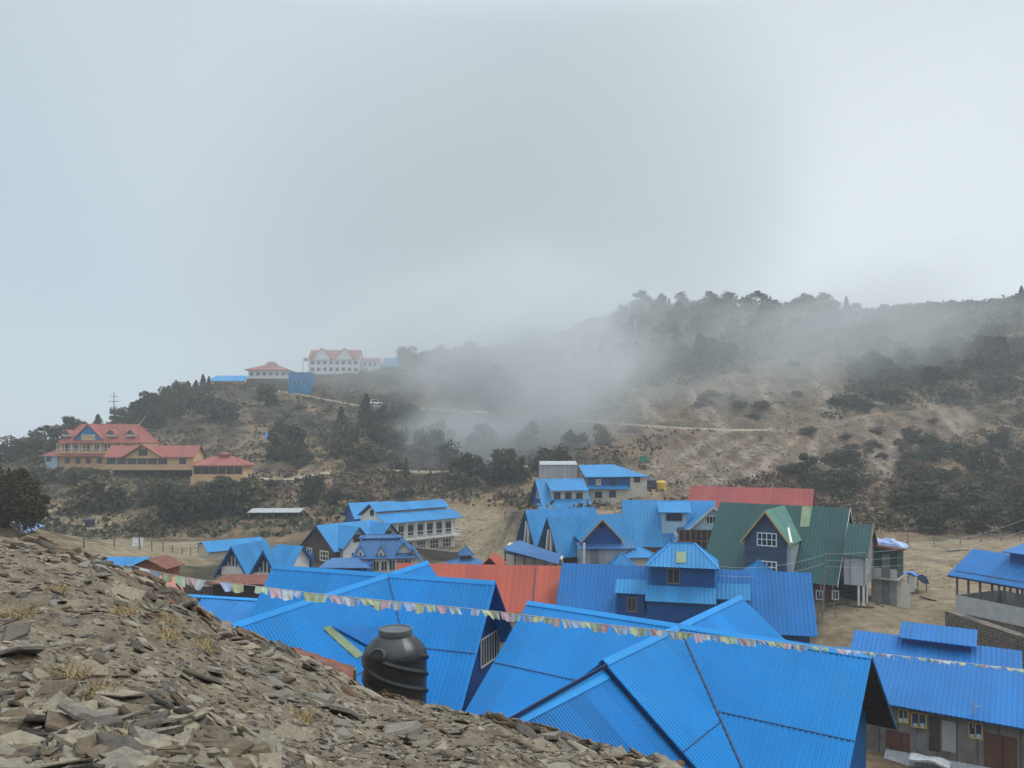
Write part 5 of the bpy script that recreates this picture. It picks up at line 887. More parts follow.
def crown_pts(kind, n, rg):
    if kind == 'conifer':
        t = rg.random(n) ** .75; h = .12 + .88 * t; lay = np.abs(np.sin(h * 21 + 2)) * .35 + .65; r = (.34 * (1 - t) ** .85 + .02) * lay * np.sqrt(rg.uniform(.15, 1, n)); a = rg.random(n) * 6.283; k = 1 + .3 * np.sin(3 * a + 9 * h); return np.stack([r * k * np.cos(a), r * k * np.sin(a), h - r * .25], 1)
    c = []; nl = {'bush': 9, 'round': 17, 'pine': 14, 'wide': 16}[kind]
    for _ in range(nl):
        a = rg.random() * 6.283; q = rg.random()
        if kind == 'bush': c.append((math.cos(a) * .38 * q ** .5, math.sin(a) * .38 * q ** .5, rg.uniform(.15, .68) * (1 - .45 * q), rg.uniform(.16, .30)))
        elif kind == 'wide': c.append((math.cos(a) * .55 * q ** .5, math.sin(a) * .55 * q ** .5, rg.uniform(.15, .72) * (1 - .5 * q), rg.uniform(.14, .27)))
        elif kind == 'round': hz_ = rg.uniform(.2, .84); c.append((math.cos(a) * .3 * q ** .5 * (1.2 - .5 * hz_), math.sin(a) * .3 * q ** .5 * (1.2 - .5 * hz_), hz_, rg.uniform(.12, .22)))
        else: h = rg.uniform(.22, .92); c.append((math.cos(a) * .3 * q * (1.25 - h), math.sin(a) * .3 * q * (1.25 - h), h, rg.uniform(.09, .16)))
    c = np.array(c); i = rg.integers(0, nl, n); v = rg.normal(size=(n, 3)); v /= np.linalg.norm(v, axis=1)[:, None]; v[:, 2] *= .72; r = c[i, 3] * rg.uniform(.45, 1.08, n); p = c[i, :3] + v * r[:, None]; p[:, 2] = np.maximum(p[:, 2], .02); return p
PROTO = []
def proto(kind, n, size, lm, seed):
    rg = np.random.default_rng(seed); pts = crown_pts(kind, n, rg); q, fs = leaves(pts, size, rg); me = bpy.data.meshes.new('crown'); me.from_pydata(q.tolist(), [], fs.tolist()); me.materials.append(LM[lm])
    mb = MB(); hh = {'bush': .45, 'wide': .5, 'round': .75, 'pine': .9, 'conifer': .95}[kind]; lean = rg.uniform(-.04, .04, 2); r0 = .03 if kind != 'bush' else .035
    mb.tube([(0, 0, -.06), (lean[0] * .5, lean[1] * .5, hh * .5), (lean[0], lean[1], hh)], [r0, r0 * .7, r0 * .25], 6)
    for i in range(6):
        a = rg.random() * 6.283; z = hh * rg.uniform(.3, .85); l_ = .22 if kind != 'conifer' else .12; mb.tube([(lean[0] * z, lean[1] * z, z), (math.cos(a) * l_, math.sin(a) * l_, z + .12)], [r0 * .45, r0 * .12], 4)
    tm = bpy.data.meshes.new('trunk'); tm.from_pydata(mb.v, [], mb.f); tm.materials.append(bark); PROTO.append((kind, me, tm, np.ptp(q[:, 0]), q[:, 2].max()))
for k_, n_, s_, l_, c_ in (('bush', 1500, .05, 'dark', 3), ('bush', 1500, .05, 'olive', 2), ('bush', 1300, .05, 'grey', 2), ('round', 2300, .042, 'dark', 4), ('round', 1900, .042, 'grey', 1), ('pine', 1700, .045, 'dark', 3), ('conifer', 1600, .045, 'dark', 3), ('bush', 1100, .05, 'brown', 2)):
    for j in range(c_): proto(k_, n_, s_, l_, len(PROTO) * 17 + 5)
def pick(kind, lm=None): return random.choice([p for p in PROTO if p[0] == kind and (lm is None or p[1].materials[0].name == LM[lm].name)])
ntree = 0
def tree(p, w, h, kind, label, group=None, lm=None, name=None):
    global ntree; ntree += 1; k, cm, tm, w0, h0 = pick(kind, lm); nm = name or ('bush' if kind in ('bush', 'wide') else 'conifer_tree' if kind in ('conifer', 'pine') else 'tree')
    e = empty(nm, (p.x, p.y, p.z - .15), label, 'bush' if nm == 'bush' else 'tree', group); e.scale = (w / w0, w / w0, h / h0); e.rotation_euler.z = random.uniform(0, 6.28)
    for n2, d2 in (('trunk', tm), ('crown', cm)): o = bpy.data.objects.new(n2, d2); COL.objects.link(o); o.parent = e
    return e
def tpx(px, row, wpx, hpx, kind, label, group=None, lm=None):
    p = ground(px, row)
    if p is None:                        # behind the skyline: just over the crest
        for r_ in range(int(row), int(row) + 40, 2):
            p = ground(px, r_)
            if p: break
        if p is None: return
        hpx += 0
    k = p.y / F; return tree(p, wpx * k, hpx * k, kind, label, group, lm)
GS = 'trees on the skyline left of the red hotel'
for a in [(20, 458, 34, 24), (45, 452, 30, 28), (62, 448, 26, 26), (72, 443, 26, 28), (36, 456, 30, 24), (6, 462, 30, 22), (84, 436, 20, 14)]: tpx(*a, random.choice(['round', 'bush']), 'dark evergreen in the thick row on the skyline behind the red hotel', GS)
GS2 = 'trees along the left ridge line'
for a in [(120, 422, 20, 16, 'round'), (98, 427, 13, 14, 'conifer'), (140, 422, 28, 26, 'bush'), (150, 418, 22, 28, 'round'), (160, 414, 26, 26, 'bush'), (170, 410, 22, 26, 'bush'), (180, 405, 22, 26, 'round'), (188, 400, 18, 20, 'conifer'), (196, 397, 14, 18, 'conifer'), (203, 393, 12, 20, 'conifer'), (209, 391, 9, 16, 'conifer'), (154, 428, 30, 24, 'bush'), (135, 430, 30, 22, 'bush'), (176, 418, 24, 18, 'bush')]: tpx(*a, 'dark tree on the ridge line between the red hotel and the hilltop', GS2, 'dark')
for a in [((95, 513, 62, 40, 'bush'), 'large round dark bush in front of the red hotel, left of the others'), ((118, 511, 38, 24, 'bush'), 'lower bush leaning against the large round bush before the red hotel'), ((166, 510, 50, 32, 'bush'), 'dense dark bush under the stilts of the dining hall'), ((190, 522, 62, 34, 'bush'), 'broad low bush nearest the bare field below the dining hall'), ((226, 514, 58, 36, 'bush'), 'wide dark bush below the red pavilion'), ((252, 503, 44, 24, 'bush'), 'bush on the bank right of the red pavilion'), ((150, 530, 36, 18, 'bush'), 'small scrubby bush at the edge of the bare field'),
          ((312, 504, 26, 32, 'bush'), 'dark bush standing alone above the tin shelter'), ((336, 506, 24, 20, 'bush'), 'dark low bush left of the white lodge'), ((364, 500, 24, 16, 'bush'), 'dark low bush behind the white lodge roof'), ((406, 481, 11, 24, 'conifer'), 'slim young conifer beside the lower lane'), ((366, 432, 26, 40, 'conifer'), 'tall dark conifer just below the white jeep'), ((341, 437, 22, 32, 'conifer'), 'dark conifer left of the tall one below the jeep'), ((381, 432, 22, 28, 'round'), 'dark tree right of the tall conifer below the jeep'),
          ((347, 456, 46, 34, 'bush'), 'big bush at the left of the clump in the middle of the left hillside'), ((384, 452, 46, 34, 'bush'), 'big bush at the right of the clump in the middle of the left hillside'), ((366, 464, 44, 24, 'bush'), 'lowest bush of the clump in the middle of the left hillside'), ((288, 452, 46, 34, 'bush'), 'bush above the bare terrace on the left hillside'), ((278, 462, 46, 32, 'bush'), 'bush nearest the bare terrace on the left hillside'), ((302, 464, 30, 24, 'bush'), 'smaller bush right of the terrace bushes'),
          ((213, 420, 50, 30, 'bush'), 'misty grey bush under the blue roofed hilltop building'), ((266, 406, 26, 24, 'round'), 'misty tree under the cream hilltop house'), ((195, 410, 26, 22, 'bush'), 'small misty bush by the ridge line above the red hotel')]:
    lm = 'grey' if 'misty grey' in a[1] else random.choice(['dark', 'olive']) if a[0][4] == 'bush' else 'dark'; tpx(*a[0], a[1], None, lm)
MG = 'bushes under the drifting mist'
for px, row, w, h in [(425, 460, 40, 34), (448, 470, 40, 32), (412, 440, 30, 26), (470, 478, 40, 28), (498, 486, 46, 34), (520, 484, 24, 30), (440, 446, 36, 28), (455, 488, 40, 20), (545, 470, 30, 24), (505, 470, 30, 24), (575, 450, 30, 22), (600, 445, 30, 22), (480, 450, 34, 28), (530, 445, 30, 26), (400, 420, 26, 24), (415, 425, 22, 22), (560, 462, 26, 20), (395, 470, 24, 14)]: tpx(px, row, w, h, 'bush', 'dark bush dimmed by the drifting mist in mid valley', MG, random.choice(['dark', 'grey', 'olive']))
def scatter(poly, n, w, h, kinds, label, group, lms=('dark',), minpx=0):
    xs, ys = [a[0] for a in poly], [a[1] for a in poly]; c = 0; tries = 0; taken = []
    while c < n and tries < n * 60:
        tries += 1; px, row = random.uniform(min(xs), max(xs)), random.uniform(min(ys), max(ys))
        if not inpoly(np.array([px]), np.array([row]), poly)[0]: continue
        p = ground(px, row)
        if p is None: continue
        if any((p - q).length < .32 * w for q in taken): continue
        taken.append(p); s_ = random.uniform(.65, 1.35); kd = random.choice(kinds); hh = h * s_ * random.uniform(.8, 1.25)
        if kd == 'bush': hh *= .75
        tree(p, w * s_, hh, kd, label, group, random.choice(lms) if kd == 'bush' else None, ); c += 1
scatter([(560, 352), (600, 332), (640, 318), (700, 316), (830, 316), (850, 345), (760, 352), (690, 372), (610, 390), (560, 390)], 78, 9, 8.5, ['round', 'round', 'bush', 'pine', 'conifer'], 'dark forest tree on the misty slope right of centre', 'forest trees on the misty slope')
RL = 'trees along the right skyline'
x_ = 400.0
while x_ < 1030:                         # the crest: close set crowns on the wooded part, low scattered ones on the open part
    row = float(np.interp(x_, [400, 480, 560, 604, 640, 760, 850, 960, 985, 1012, 1030], [366, 356, 342, 325, 308, 310, 311, 310, 308, 303, 302])); wood = x_ < 850 or x_ > 1000
    kd = random.choice(['round', 'bush', 'round', 'conifer', 'bush']); hp = random.choice([7, 9, 11, 14, 18]) * random.uniform(.85, 1.15) if wood else random.uniform(4, 9); wp = hp * (random.uniform(.9, 1.4) if kd != 'conifer' else .62)
    tpx(x_, row, wp, hp, kd, 'small dark tree on the right hand skyline, among others like it', RL, 'dark' if kd != 'bush' else random.choice(['dark', 'olive'])); x_ += random.uniform(5, 13) if wood else random.uniform(9, 26)
scatter([(850, 322), (1024, 310), (1040, 395), (900, 385), (850, 360)], 46, 8, 6, ['bush', 'bush', 'round'], 'dim tree or bush on the upper right slope behind thin mist', 'bushes on the upper right slope', ('dark', 'grey'))
scatter([(895, 440), (960, 445), (1030, 420), (1050, 535), (930, 535), (900, 500)], 44, 5.4, 4.2, ['bush', 'bush', 'round'], 'dark green bush on the lower right slope above the bare yard', 'bushes on the lower right slope', ('dark', 'olive', 'grey', 'brown', 'olive'))
scatter([(765, 470), (800, 462), (850, 455), (880, 490), (870, 520), (830, 500)], 13, 6, 4.6, ['bush', 'bush', 'round'], 'dark bush at the foot of the scarred slope behind the green roof', 'bushes at the foot of the scarred slope', ('dark', 'olive'))
scatter([(420, 368), (560, 356), (620, 400), (600, 425), (440, 405)], 34, 8, 6.5, ['round', 'bush', 'pine'], 'forest tree almost lost in the densest mist', 'forest trees in the densest mist', ('dark',))
scatter([(0, 470), (60, 465), (60, 500), (0, 500)], 9, 7, 5, ['bush'], 'dense bush left of the red hotel, below the skyline trees', 'bushes left of the red hotel', ('dark', 'olive'))
scatter([(60, 482), (100, 480), (260, 490), (260, 520), (120, 525)], 10, 4.5, 2.6, ['bush'], 'small scrubby bush among the large ones below the red hotel', 'small bushes below the red hotel', ('dark', 'olive', 'brown'))
scatter([(690, 385), (780, 360), (830, 370), (840, 420), (700, 425)], 10, 5, 3.0, ['bush'], 'dark shrub growing on the bare cut slope', 'shrubs on the cut slope', ('dark', 'brown'))
scatter([(830, 365), (900, 370), (960, 400), (900, 405), (840, 410)], 14, 6, 4, ['bush'], 'dark shrub above the upper track on the right slope', 'shrubs above the upper track', ('dark', 'grey'))
scatter([(790, 425), (960, 420), (900, 470), (840, 470)], 12, 4, 2.4, ['bush'], 'low brown shrub on the scarred right slope below the track', 'shrubs below the upper track', ('brown', 'dark', 'olive'))
scatter([(40, 470), (115, 474), (115, 490), (40, 486)], 9, 5, 3.2, ['bush'], 'dark bush hugging the foot of the red hotel', 'bushes at the foot of the hotel', ('dark', 'olive'))
for a_ in [(58, 480, 24, 15), (74, 482, 26, 17), (92, 481, 22, 15), (106, 482, 18, 14)]: tpx(*a_, 'bush', 'dark bush hugging the foot of the red hotel', 'bushes at the foot of the hotel', 'olive')
for a_ in [(122, 497, 28, 19), (142, 498, 30, 20), (162, 496, 28, 18), (181, 497, 28, 19), (204, 496, 30, 17), (228, 495, 30, 16), (246, 492, 24, 13)]: tpx(*a_, 'bush', 'rounded bush right below the stilts of the red roofed hotel buildings', 'bushes below the hotel stilts', random.choice(['dark', 'olive']))
scatter([(195, 482), (255, 480), (262, 494), (195, 496)], 7, 4.5, 2.8, ['bush'], 'dark bush hugging the foot of the red pavilion', 'bushes at the foot of the pavilion', ('dark', 'olive'))
scatter([(265, 400), (420, 415), (420, 500), (265, 500)], 26, 4.2, 2.4, ['bush'], 'low brownish shrub on the left hillside', 'shrubs on the left hillside', ('brown', 'olive', 'grey'))
# the big bush at the left edge, close by
p = P(2, 536, 64); p.z = tz(p.x, p.y); rg = np.random.default_rng(5)
e = empty('bush', p, 'big dark olive bush cut by the left edge of the photo, above the blue tarpaulin', 'bush'); cc = []
for px, row, r_ in [(4, 492, 19), (-18, 482, 24), (30, 503, 13), (14, 480, 12), (27, 520, 12), (40, 512, 7), (4, 514, 18), (-12, 508, 22), (32, 488, 8), (18, 502, 15), (-34, 500, 20), (44, 500, 5), (22, 474, 6)]:
    k_ = int(r_ * 42); v = rg.normal(size=(k_, 3)); v /= np.linalg.norm(v, axis=1)[:, None]; v *= (r_ * 64 / F * rg.uniform(.4, 1.12, k_))[:, None]; cc.append(v + np.array(P(px, row, 64 + rg.uniform(-1.2, 1.2))))
q, fs = leaves(np.concatenate(cc), .15, rg); o = mesh_obj('crown', q.tolist(), fs.tolist(), LM['olive'], parent=e)
mb = MB()
for i in range(7): a = i * .9; mb.tube([p + V((.2 * math.cos(a), .2 * math.sin(a), -.6)), p + V((1.2 * math.cos(a), 1.2 * math.sin(a), 2.2)), p + V((1.9 * math.cos(a), 1.9 * math.sin(a), 3.2))], [.14, .09, .03], 6)
mb.build('stem', bark, e)

# scrub and broken rock that nobody could count
def clumps(name, n, test, size, mt, per, seed, region=(-150, 200, 70, 330)):
    rg = np.random.default_rng(seed); x = rg.uniform(region[0], region[1], n * 6); y = rg.uniform(region[2], region[3], n * 6); k = np.abs(x / y) < .75; x, y = x[k], y[k]; z = terr(x, y); px = CX + F * x / y; row = H - F * z / y
    rd_, _ = road_dist(x, y); ok = test(px, row, x, y, rg) & (rd_ > 1.2); x, y, z = x[ok][:n], y[ok][:n], z[ok][:n]; c = np.repeat(np.stack([x, y, z], 1), per, 0); s = np.repeat(rg.uniform(.5, 1.6, len(x)), per); off = rg.normal(size=(len(c), 3)) * np.array([.5, .5, .28]) * size * s[:, None]; off[:, 2] = np.abs(off[:, 2]) + .05
    q, fs = leaves(c + off, size * .42, rg); o = mesh_obj(name, q.tolist(), fs.tolist(), mt, loc=(0, 0, 0)); o['kind'] = 'stuff'
NB = [[(430, 505), (522, 508), (530, 570), (400, 565)], [(858, 545), (1060, 538), (1100, 660), (800, 670)], [(60, 540), (320, 536), (320, 600), (70, 600)]]
SC = [[(590, 392), (690, 385), (760, 362), (835, 352), (850, 395), (800, 430), (600, 430)], [(670, 440), (800, 425), (960, 405), (985, 430), (905, 450), (875, 515), (835, 490), (800, 470), (740, 480), (690, 498), (650, 500), (655, 470)]]
def free(px, row, polys):
    o = np.ones(px.shape, bool)
    for q in polys: o &= ~inpoly(px, row, q)
    return o
patchy = lambda x, y, rg, b: (vnoise(x, y, 14, 71) + .6 * vnoise(x, y, 5, 72) + rg.uniform(-.25, .25, x.shape)) > b
clumps('dry_scrub', 9000, lambda px, r, x, y, rg: (y > 108) & free(px, r, NB) & (free(px, r, SC) | (rg.random(px.shape) < .06)) & patchy(x, y, rg, -.12), 1.0, LM['brown'], 5, 91)
clumps('low_evergreen_scrub', 6500, lambda px, r, x, y, rg: (y > 112) & free(px, r, NB) & (free(px, r, SC) | (rg.random(px.shape) < .02)) & patchy(-x, y, rg, .0) & ((px < 620) | (y > 200) | (px > 860)), 1.3, LM['dark'], 6, 92)
clumps('upland_scrub', 6500, lambda px, r, x, y, rg: (y > 215) & (px > 540) & free(px, r, SC), 1.7, LM['grey'], 5, 94, (-40, 220, 200, 330))
clumps('brown_thicket', 3600, lambda px, r, x, y, rg: (((px > 850) & (r > 470) & (r < 543)) | ((px > 250) & (px < 470) & (r > 470) & (r < 500)) | ((px > 660) & (px < 860) & (r > 470) & free(px, r, SC))) & (y > 108), .8, leafmat('brown_thicket', (.035, .02, .015), (.115, .072, .052)), 6, 95, (-60, 150, 106, 190))
clumps('dry_grass', 5200, lambda px, r, x, y, rg: (y > 100) & (r > 390) & free(px, r, NB) & patchy(y, x, rg, .05), .45, mat('straw', (.17, .125, .06), .9, .3, 2, col2=(.30, .24, .13)), 6, 93)

# ------------------------------------------------------------------ stones of the near slope
rockm = [mat('grey_slate', (.125, .112, .095), .8, .3, 9, .5, 40, .25, col2=(.285, .25, .205), rand=.35), mat('brown_slate', (.075, .06, .046), .85, .3, 8, .5, 40, .2, col2=(.175, .14, .105), rand=.35), mat('tan_slate', (.17, .14, .10), .85, .3, 8, .5, 40, .2, col2=(.32, .27, .20), rand=.3), mat('rust_slate', (.07, .042, .028), .85, .3, 8, .5, 40, .2, col2=(.16, .095, .055), rand=.3)]
def slabgeo(rg, n=None, th=None):
    n = n or rg.integers(4, 7); a = np.sort(rg.uniform(0, 6.283, n)); a = np.linspace(0, 6.283, n, endpoint=False) + rg.uniform(-.35, .35, n); el = rg.uniform(.45, .9); r = rg.uniform(.7, 1.1, n); th = th or rg.uniform(.12, .38); bot = np.stack([np.cos(a) * r, np.sin(a) * r * el, rg.uniform(-.05, .05, n)], 1); sh = rg.uniform(.72, .98, n)[:, None]
    mid = bot * 1.02 + np.array([0, 0, th * .55]) + rg.normal(size=(n, 3)) * .025; top = bot * sh + np.array([0, 0, th]) + rg.normal(size=(n, 3)) * np.array([.03, .03, th * .16]); v = np.concatenate([bot, mid, top]) - np.array([0, 0, th / 2])
    fs = [tuple(range(n - 1, -1, -1)), tuple(range(2 * n, 3 * n))] + [(j * n + i, j * n + (i + 1) % n, (j + 1) * n + (i + 1) % n, (j + 1) * n + i) for j in (0, 1) for i in range(n)]; return v, fs
rg = np.random.default_rng(77); SP = []
for i in range(28):
    v, fs = slabgeo(rg); me = bpy.data.meshes.new('slate_stone'); me.from_pydata(v.tolist(), [], fs); me.materials.append(rockm[[0, 1, 0, 2, 1, 2, 0, 3][i % 8]]); SP.append(me)
def fg_hit(px, row):
    d = np.arange(1.5, 20, .04); x = (px - CX) / F * d; z = (H - row) / F * d; g = slope(x, d); i = np.nonzero(g >= z)[0]; return V((x[i[0]], d[i[0]], g[i[0]])) if len(i) else None
GST = 'loose slate stones strewn over the near slope'
def stone(p, s, me=None, label=None, rot=None, group=GST, tilt=.35):
    e = .15; nx_ = (sz_(p.x - e, p.y) - sz_(p.x + e, p.y)) / (2 * e); ny_ = (sz_(p.x, p.y - e) - sz_(p.x, p.y + e)) / (2 * e); n_ = V((max(-1, min(1, nx_)), max(-1, min(1, ny_)), 1)); n_ = (n_ + V((random.gauss(0, tilt), random.gauss(0, tilt), 0))).normalized()
    o = bpy.data.objects.new('slate_stone', me or random.choice(SP)); COL.objects.link(o); q = n_.to_track_quat('Z', 'Y'); from mathutils import Quaternion
    o.rotation_mode = 'QUATERNION'; o.rotation_quaternion = q @ Quaternion((0, 0, 1), random.uniform(0, 6.28) if rot is None else rot); o.scale = (s, s, s * random.uniform(.6, 1.1)); o.location = p + Z * s * random.uniform(-.02, .1); tag(o, label or 'loose slate stone on the stony slope in the foreground', 'stone', group); return o
SPEC = [(128, 597, .30, 2, 'squarish tan slab at the crest of the slope, near the rusty stones'), (148, 598, .20, 0, 'pale grey slab right of the squarish tan one at the crest'), (15, 635, .17, 0, 'flat pale grey stone near the left edge, below a straw tuft'), (195, 612, .22, 1, 'dark flat slab beside the crest above the long blue roof'), (200, 678, .24, 1, 'broad brown slab in the middle of the slope'), (90, 672, .2, 2, 'tan slab right of a straw tuft at mid slope'), (36, 672, .2, 1, 'dark brown block at the top of the lower left heap'), (20, 655, .2, 0, 'grey slab at the left edge above the heap of blocks'), (92, 720, .19, 0, 'pale bluish slab in the lower left heap'), (158, 750, .19, 0, 'upright pale grey slab near the bottom edge'), (210, 742, .25, 1, 'long dark brown beam like slab near the bottom edge'), (185, 755, .2, 2, 'tan slab over a dark hollow near the bottom edge'), (285, 660, .3, 2, 'large upright brown slab at the crest left of the tank'), (292, 738, .23, 2, 'long pale tan slab lying below the tank heap'), (320, 700, .26, 0, 'blue grey slab tilted on the heap left of the tank'), (345, 715, .28, 0, 'broad blue grey slab on the heap below the tank'), (400, 735, .26, 0, 'grey slab in front of the tank'), (470, 745, .22, 1, 'dark brown stone with tan edge right of the tank heap'), (135, 702, .17, 1, 'flat brown slab in the middle of the lower slope'), (50, 700, .17, 1, 'dark block in the lower left heap')]
for px, row, s, k_, lab in SPEC:
    p = fg_hit(px, row)
    if p: stone(p, s, [m_ for m_ in SP if m_.materials[0] == rockm[k_]][random.randrange(3)], lab, group=None, tilt=.3)
cnt = 0
while cnt < 275:
    zone = random.random()
    if zone < .42: px, row = random.uniform(250, 660), 0; row = np.interp(px, EDGE[:, 0], EDGE[:, 1]) + random.uniform(2, 60)
    elif zone < .72: px, row = random.uniform(0, 230), random.uniform(660, 790)
    elif zone < .86: px = random.uniform(60, 260); row = np.interp(px, EDGE[:, 0], EDGE[:, 1]) + random.uniform(1, 40)
    else: px, row = random.uniform(0, 640), random.uniform(545, 800)
    p = fg_hit(px, row)
    if not p or (abs(px - 397) < 34 and p.y > 11.3): continue
    dd = p.y; s = random.uniform(.5, 1.0) ** 1.3 * (.27 if dd > 9 else .15 if dd > 6 else .11); m_ = None
    if 100 < px < 250 and row < 640 and random.random() < .4: m_ = random.choice([q for q in SP if q.materials[0] == rockm[3]])
    stone(p, s, m_); cnt += 1
def gravel(name, n, smin, smax, mats, seed, rng_=(2.2, 17)):
    rg = np.random.default_rng(seed); vs, fs, mi = [], [], []; b = 0; th_ = rg.uniform(R(-52), R(20), n); th_ = np.where(rg.random(n) < .15, rg.uniform(R(-75), R(40), n), th_)
    if rng_ is None: th_ = rg.uniform(R(-33), R(20), n); r = np.interp(CX + F * np.tan(th_), EDGE[:, 0], EDGE[:, 2]) / np.cos(th_) * (1.03 - .26 * rg.random(n) ** 1.6)
    else: r = np.exp(rg.uniform(math.log(rng_[0]), math.log(rng_[1]), n))
    if name == 'heaped_rubble': th_ = rg.uniform(R(-38), R(-17), n)
    _k = ~((np.abs(r * np.sin(th_) + 1.95) < .8) & (r * np.cos(th_) > 11.4)); th_, r = th_[_k], r[_k]; n = len(r)
    x, y = r * np.sin(th_), r * np.cos(th_); z = slope(x, y); geo = [slabgeo(rg, 5) for _ in range(40)]
    e = .1; nx_ = -(slope(x + e, y) - slope(x - e, y)) / (2 * e); ny_ = -(slope(x, y + e) - slope(x, y - e)) / (2 * e)
    for i in range(n):
        v, f_ = geo[i % 40]; s = rg.uniform(smin, smax) * (.55 + .06 * r[i]); a = rg.uniform(0, 6.28); c_, s_ = math.cos(a), math.sin(a); vv = v @ np.array([[c_, s_, 0], [-s_, c_, 0], [0, 0, 1]]) * s; tx, ty = np.clip(nx_[i], -1, 1) + rg.normal() * .25, np.clip(ny_[i], -1, 1) + rg.normal() * .25
        vv[:, 2] -= vv[:, 0] * tx + vv[:, 1] * ty; vv += np.array([x[i], y[i], z[i] + s * rg.uniform(-.06, .14)]); vs += vv.tolist(); fs += [tuple(k + b for k in q) for q in f_]; mi += [int(rg.integers(0, len(mats)))] * len(f_); b += len(v)
    o = mesh_obj(name, vs, fs, mats, mi, loc=(0, 0, 0)); o['kind'] = 'stuff'
rs_ = [mat('scree_' + n_, c1, .9, .3, 14, .4, 50, .15, col2=c2) for n_, c1, c2 in (('grey', (.12, .105, .087), (.255, .225, .18)), ('brown', (.075, .055, .039), (.175, .135, .095)), ('tan', (.16, .135, .10), (.31, .265, .20)), ('dark', (.05, .045, .04), (.12, .105, .09)))]
gravel('gravel', 30000, .009, .038, rs_, 5); gravel('slate_chips', 5200, .028, .085, rs_, 6, (3, 17)); gravel('edge_rubble', 1300, .05, .19, rs_ + [rockm[3]], 16, None); gravel('heaped_rubble', 300, .05, .22, rs_, 17, (3.7, 5.6))
# boulders strewn on the cut slope
def boulders(n, seed):
    rg = np.random.default_rng(seed); vs, fs = [], []; b = 0; c = 0
    x = rg.uniform(15, 110, n * 12); y = rg.uniform(125, 270, n * 12); z = terr(x, y); px = CX + F * x / y; row = H - F * z / y; ok = ~free(px, row, SC); x, y, z = x[ok][:n], y[ok][:n], z[ok][:n]
    for i in range(len(x)):
        v, f_ = slabgeo(rg, 5, .8); s = rg.uniform(.15, .5) * (2 if rg.random() < .06 else 1); vs += (v * s + np.array([x[i], y[i], z[i] + .1 * s])).tolist(); fs += [tuple(k + b for k in q) for q in f_]; b += len(v)
    o = mesh_obj('rock_debris', vs, fs, rs_[2], loc=(0, 0, 0)); o['kind'] = 'stuff'
boulders(3200, 8)
# stones, planks and scraps lying about the yards
def yard(n, seed):
    rg = np.random.default_rng(seed); vs, fs, mi = [], [], []; b = 0
    for k in range(n):
        px, row = rg.choice([905, 850, 930, 450, 480, 590, 615], p=[.3, .25, .15, .1, .08, .06, .06]), 0; row = {905: 585, 850: 603, 930: 575, 450: 535, 480: 545, 590: 503, 615: 500}[int(px)]
        px += rg.normal() * 22; row += rg.normal() * 9; p_ = _g0(px, row)
        if p_ is None: continue
        v, f_ = slabgeo(rg, 5, .5); s_ = rg.uniform(.07, .24) * p_.y / 90; vs += (v * s_ + np.array([p_.x, p_.y, p_.z + .15 * s_])).tolist(); fs += [tuple(q + b for q in g_) for g_ in f_]; mi += [int(rg.integers(0, 4))] * len(f_); b += len(v)
    o = mesh_obj('yard_rubble', vs, fs, rs_, mi, loc=(0, 0, 0)); o['kind'] = 'stuff'
yard(800, 12)
for i, (px, row, l_, a_) in enumerate([(838, 606, 2.2, .3), (846, 603, 1.8, 1.2), (858, 608, 2.4, -.4), (915, 592, 2.0, .9), (950, 552, 3.0, .2), (958, 551, 2.6, -.2), (928, 600, 1.6, 1.9)]):
    p_ = ground(px, row); d_ = V((math.cos(a_), math.sin(a_), .04)); mb = MB(); mb.bar(p_ + Z * .12 - d_ * l_ / 2, p_ + Z * .12 + d_ * l_ / 2, .2, .09); tag(mb.build('plank', M['wood' if i % 2 else 'dwood']), 'weathered plank lying on the bare yard around the green hut', 'plank', 'planks lying on the bare yard')
# straw tufts
straw = mat('straw_tuft', (.22, .16, .075), .9, .3, 5, col2=(.40, .31, .16))
for px, row, s, lab in [(22, 617, .16, 'round straw coloured grass tuft near the left edge'), (70, 676, .15, 'straw tuft among blocks at lower left'), (98, 698, .12, 'rust tinged straw tuft beside the lower left heap'), (200, 648, .2, 'yellow grass patch under the crest at mid slope'), (165, 638, .15, 'brown dry tuft at mid slope'), (128, 736, .1, 'small straw tuft near the bottom edge'), (122, 614, .14, 'thin straw tuft under the rusty stones'), (165, 622, .15, 'straw tuft near the crest'), (55, 592, .14, 'sparse straw tuft high on the slope'), (300, 720, .12, 'straw tuft beside the long pale slab')]:
    p = fg_hit(px, row)
    if not p: continue
    rg = np.random.default_rng(int(px)); vs, fs = [], []
    for i in range(170):
        a, q = rg.uniform(0, 6.28), rg.random() ** .5 * s; b_ = p + V((math.cos(a) * q, math.sin(a) * q, -.02)); b_.z = p.z - .02; t_ = b_ + V((rg.normal() * s * .45, rg.normal() * s * .45, s * rg.uniform(.35, .9))); w_ = V((math.sin(a), -math.cos(a), 0)) * .006; k0 = len(vs); vs += [b_ - w_, b_ + w_, t_]; fs.append((k0, k0 + 1, k0 + 2))
    tag(mesh_obj('grass_tuft', vs, fs, straw, loc=p), lab, 'grass tuft')

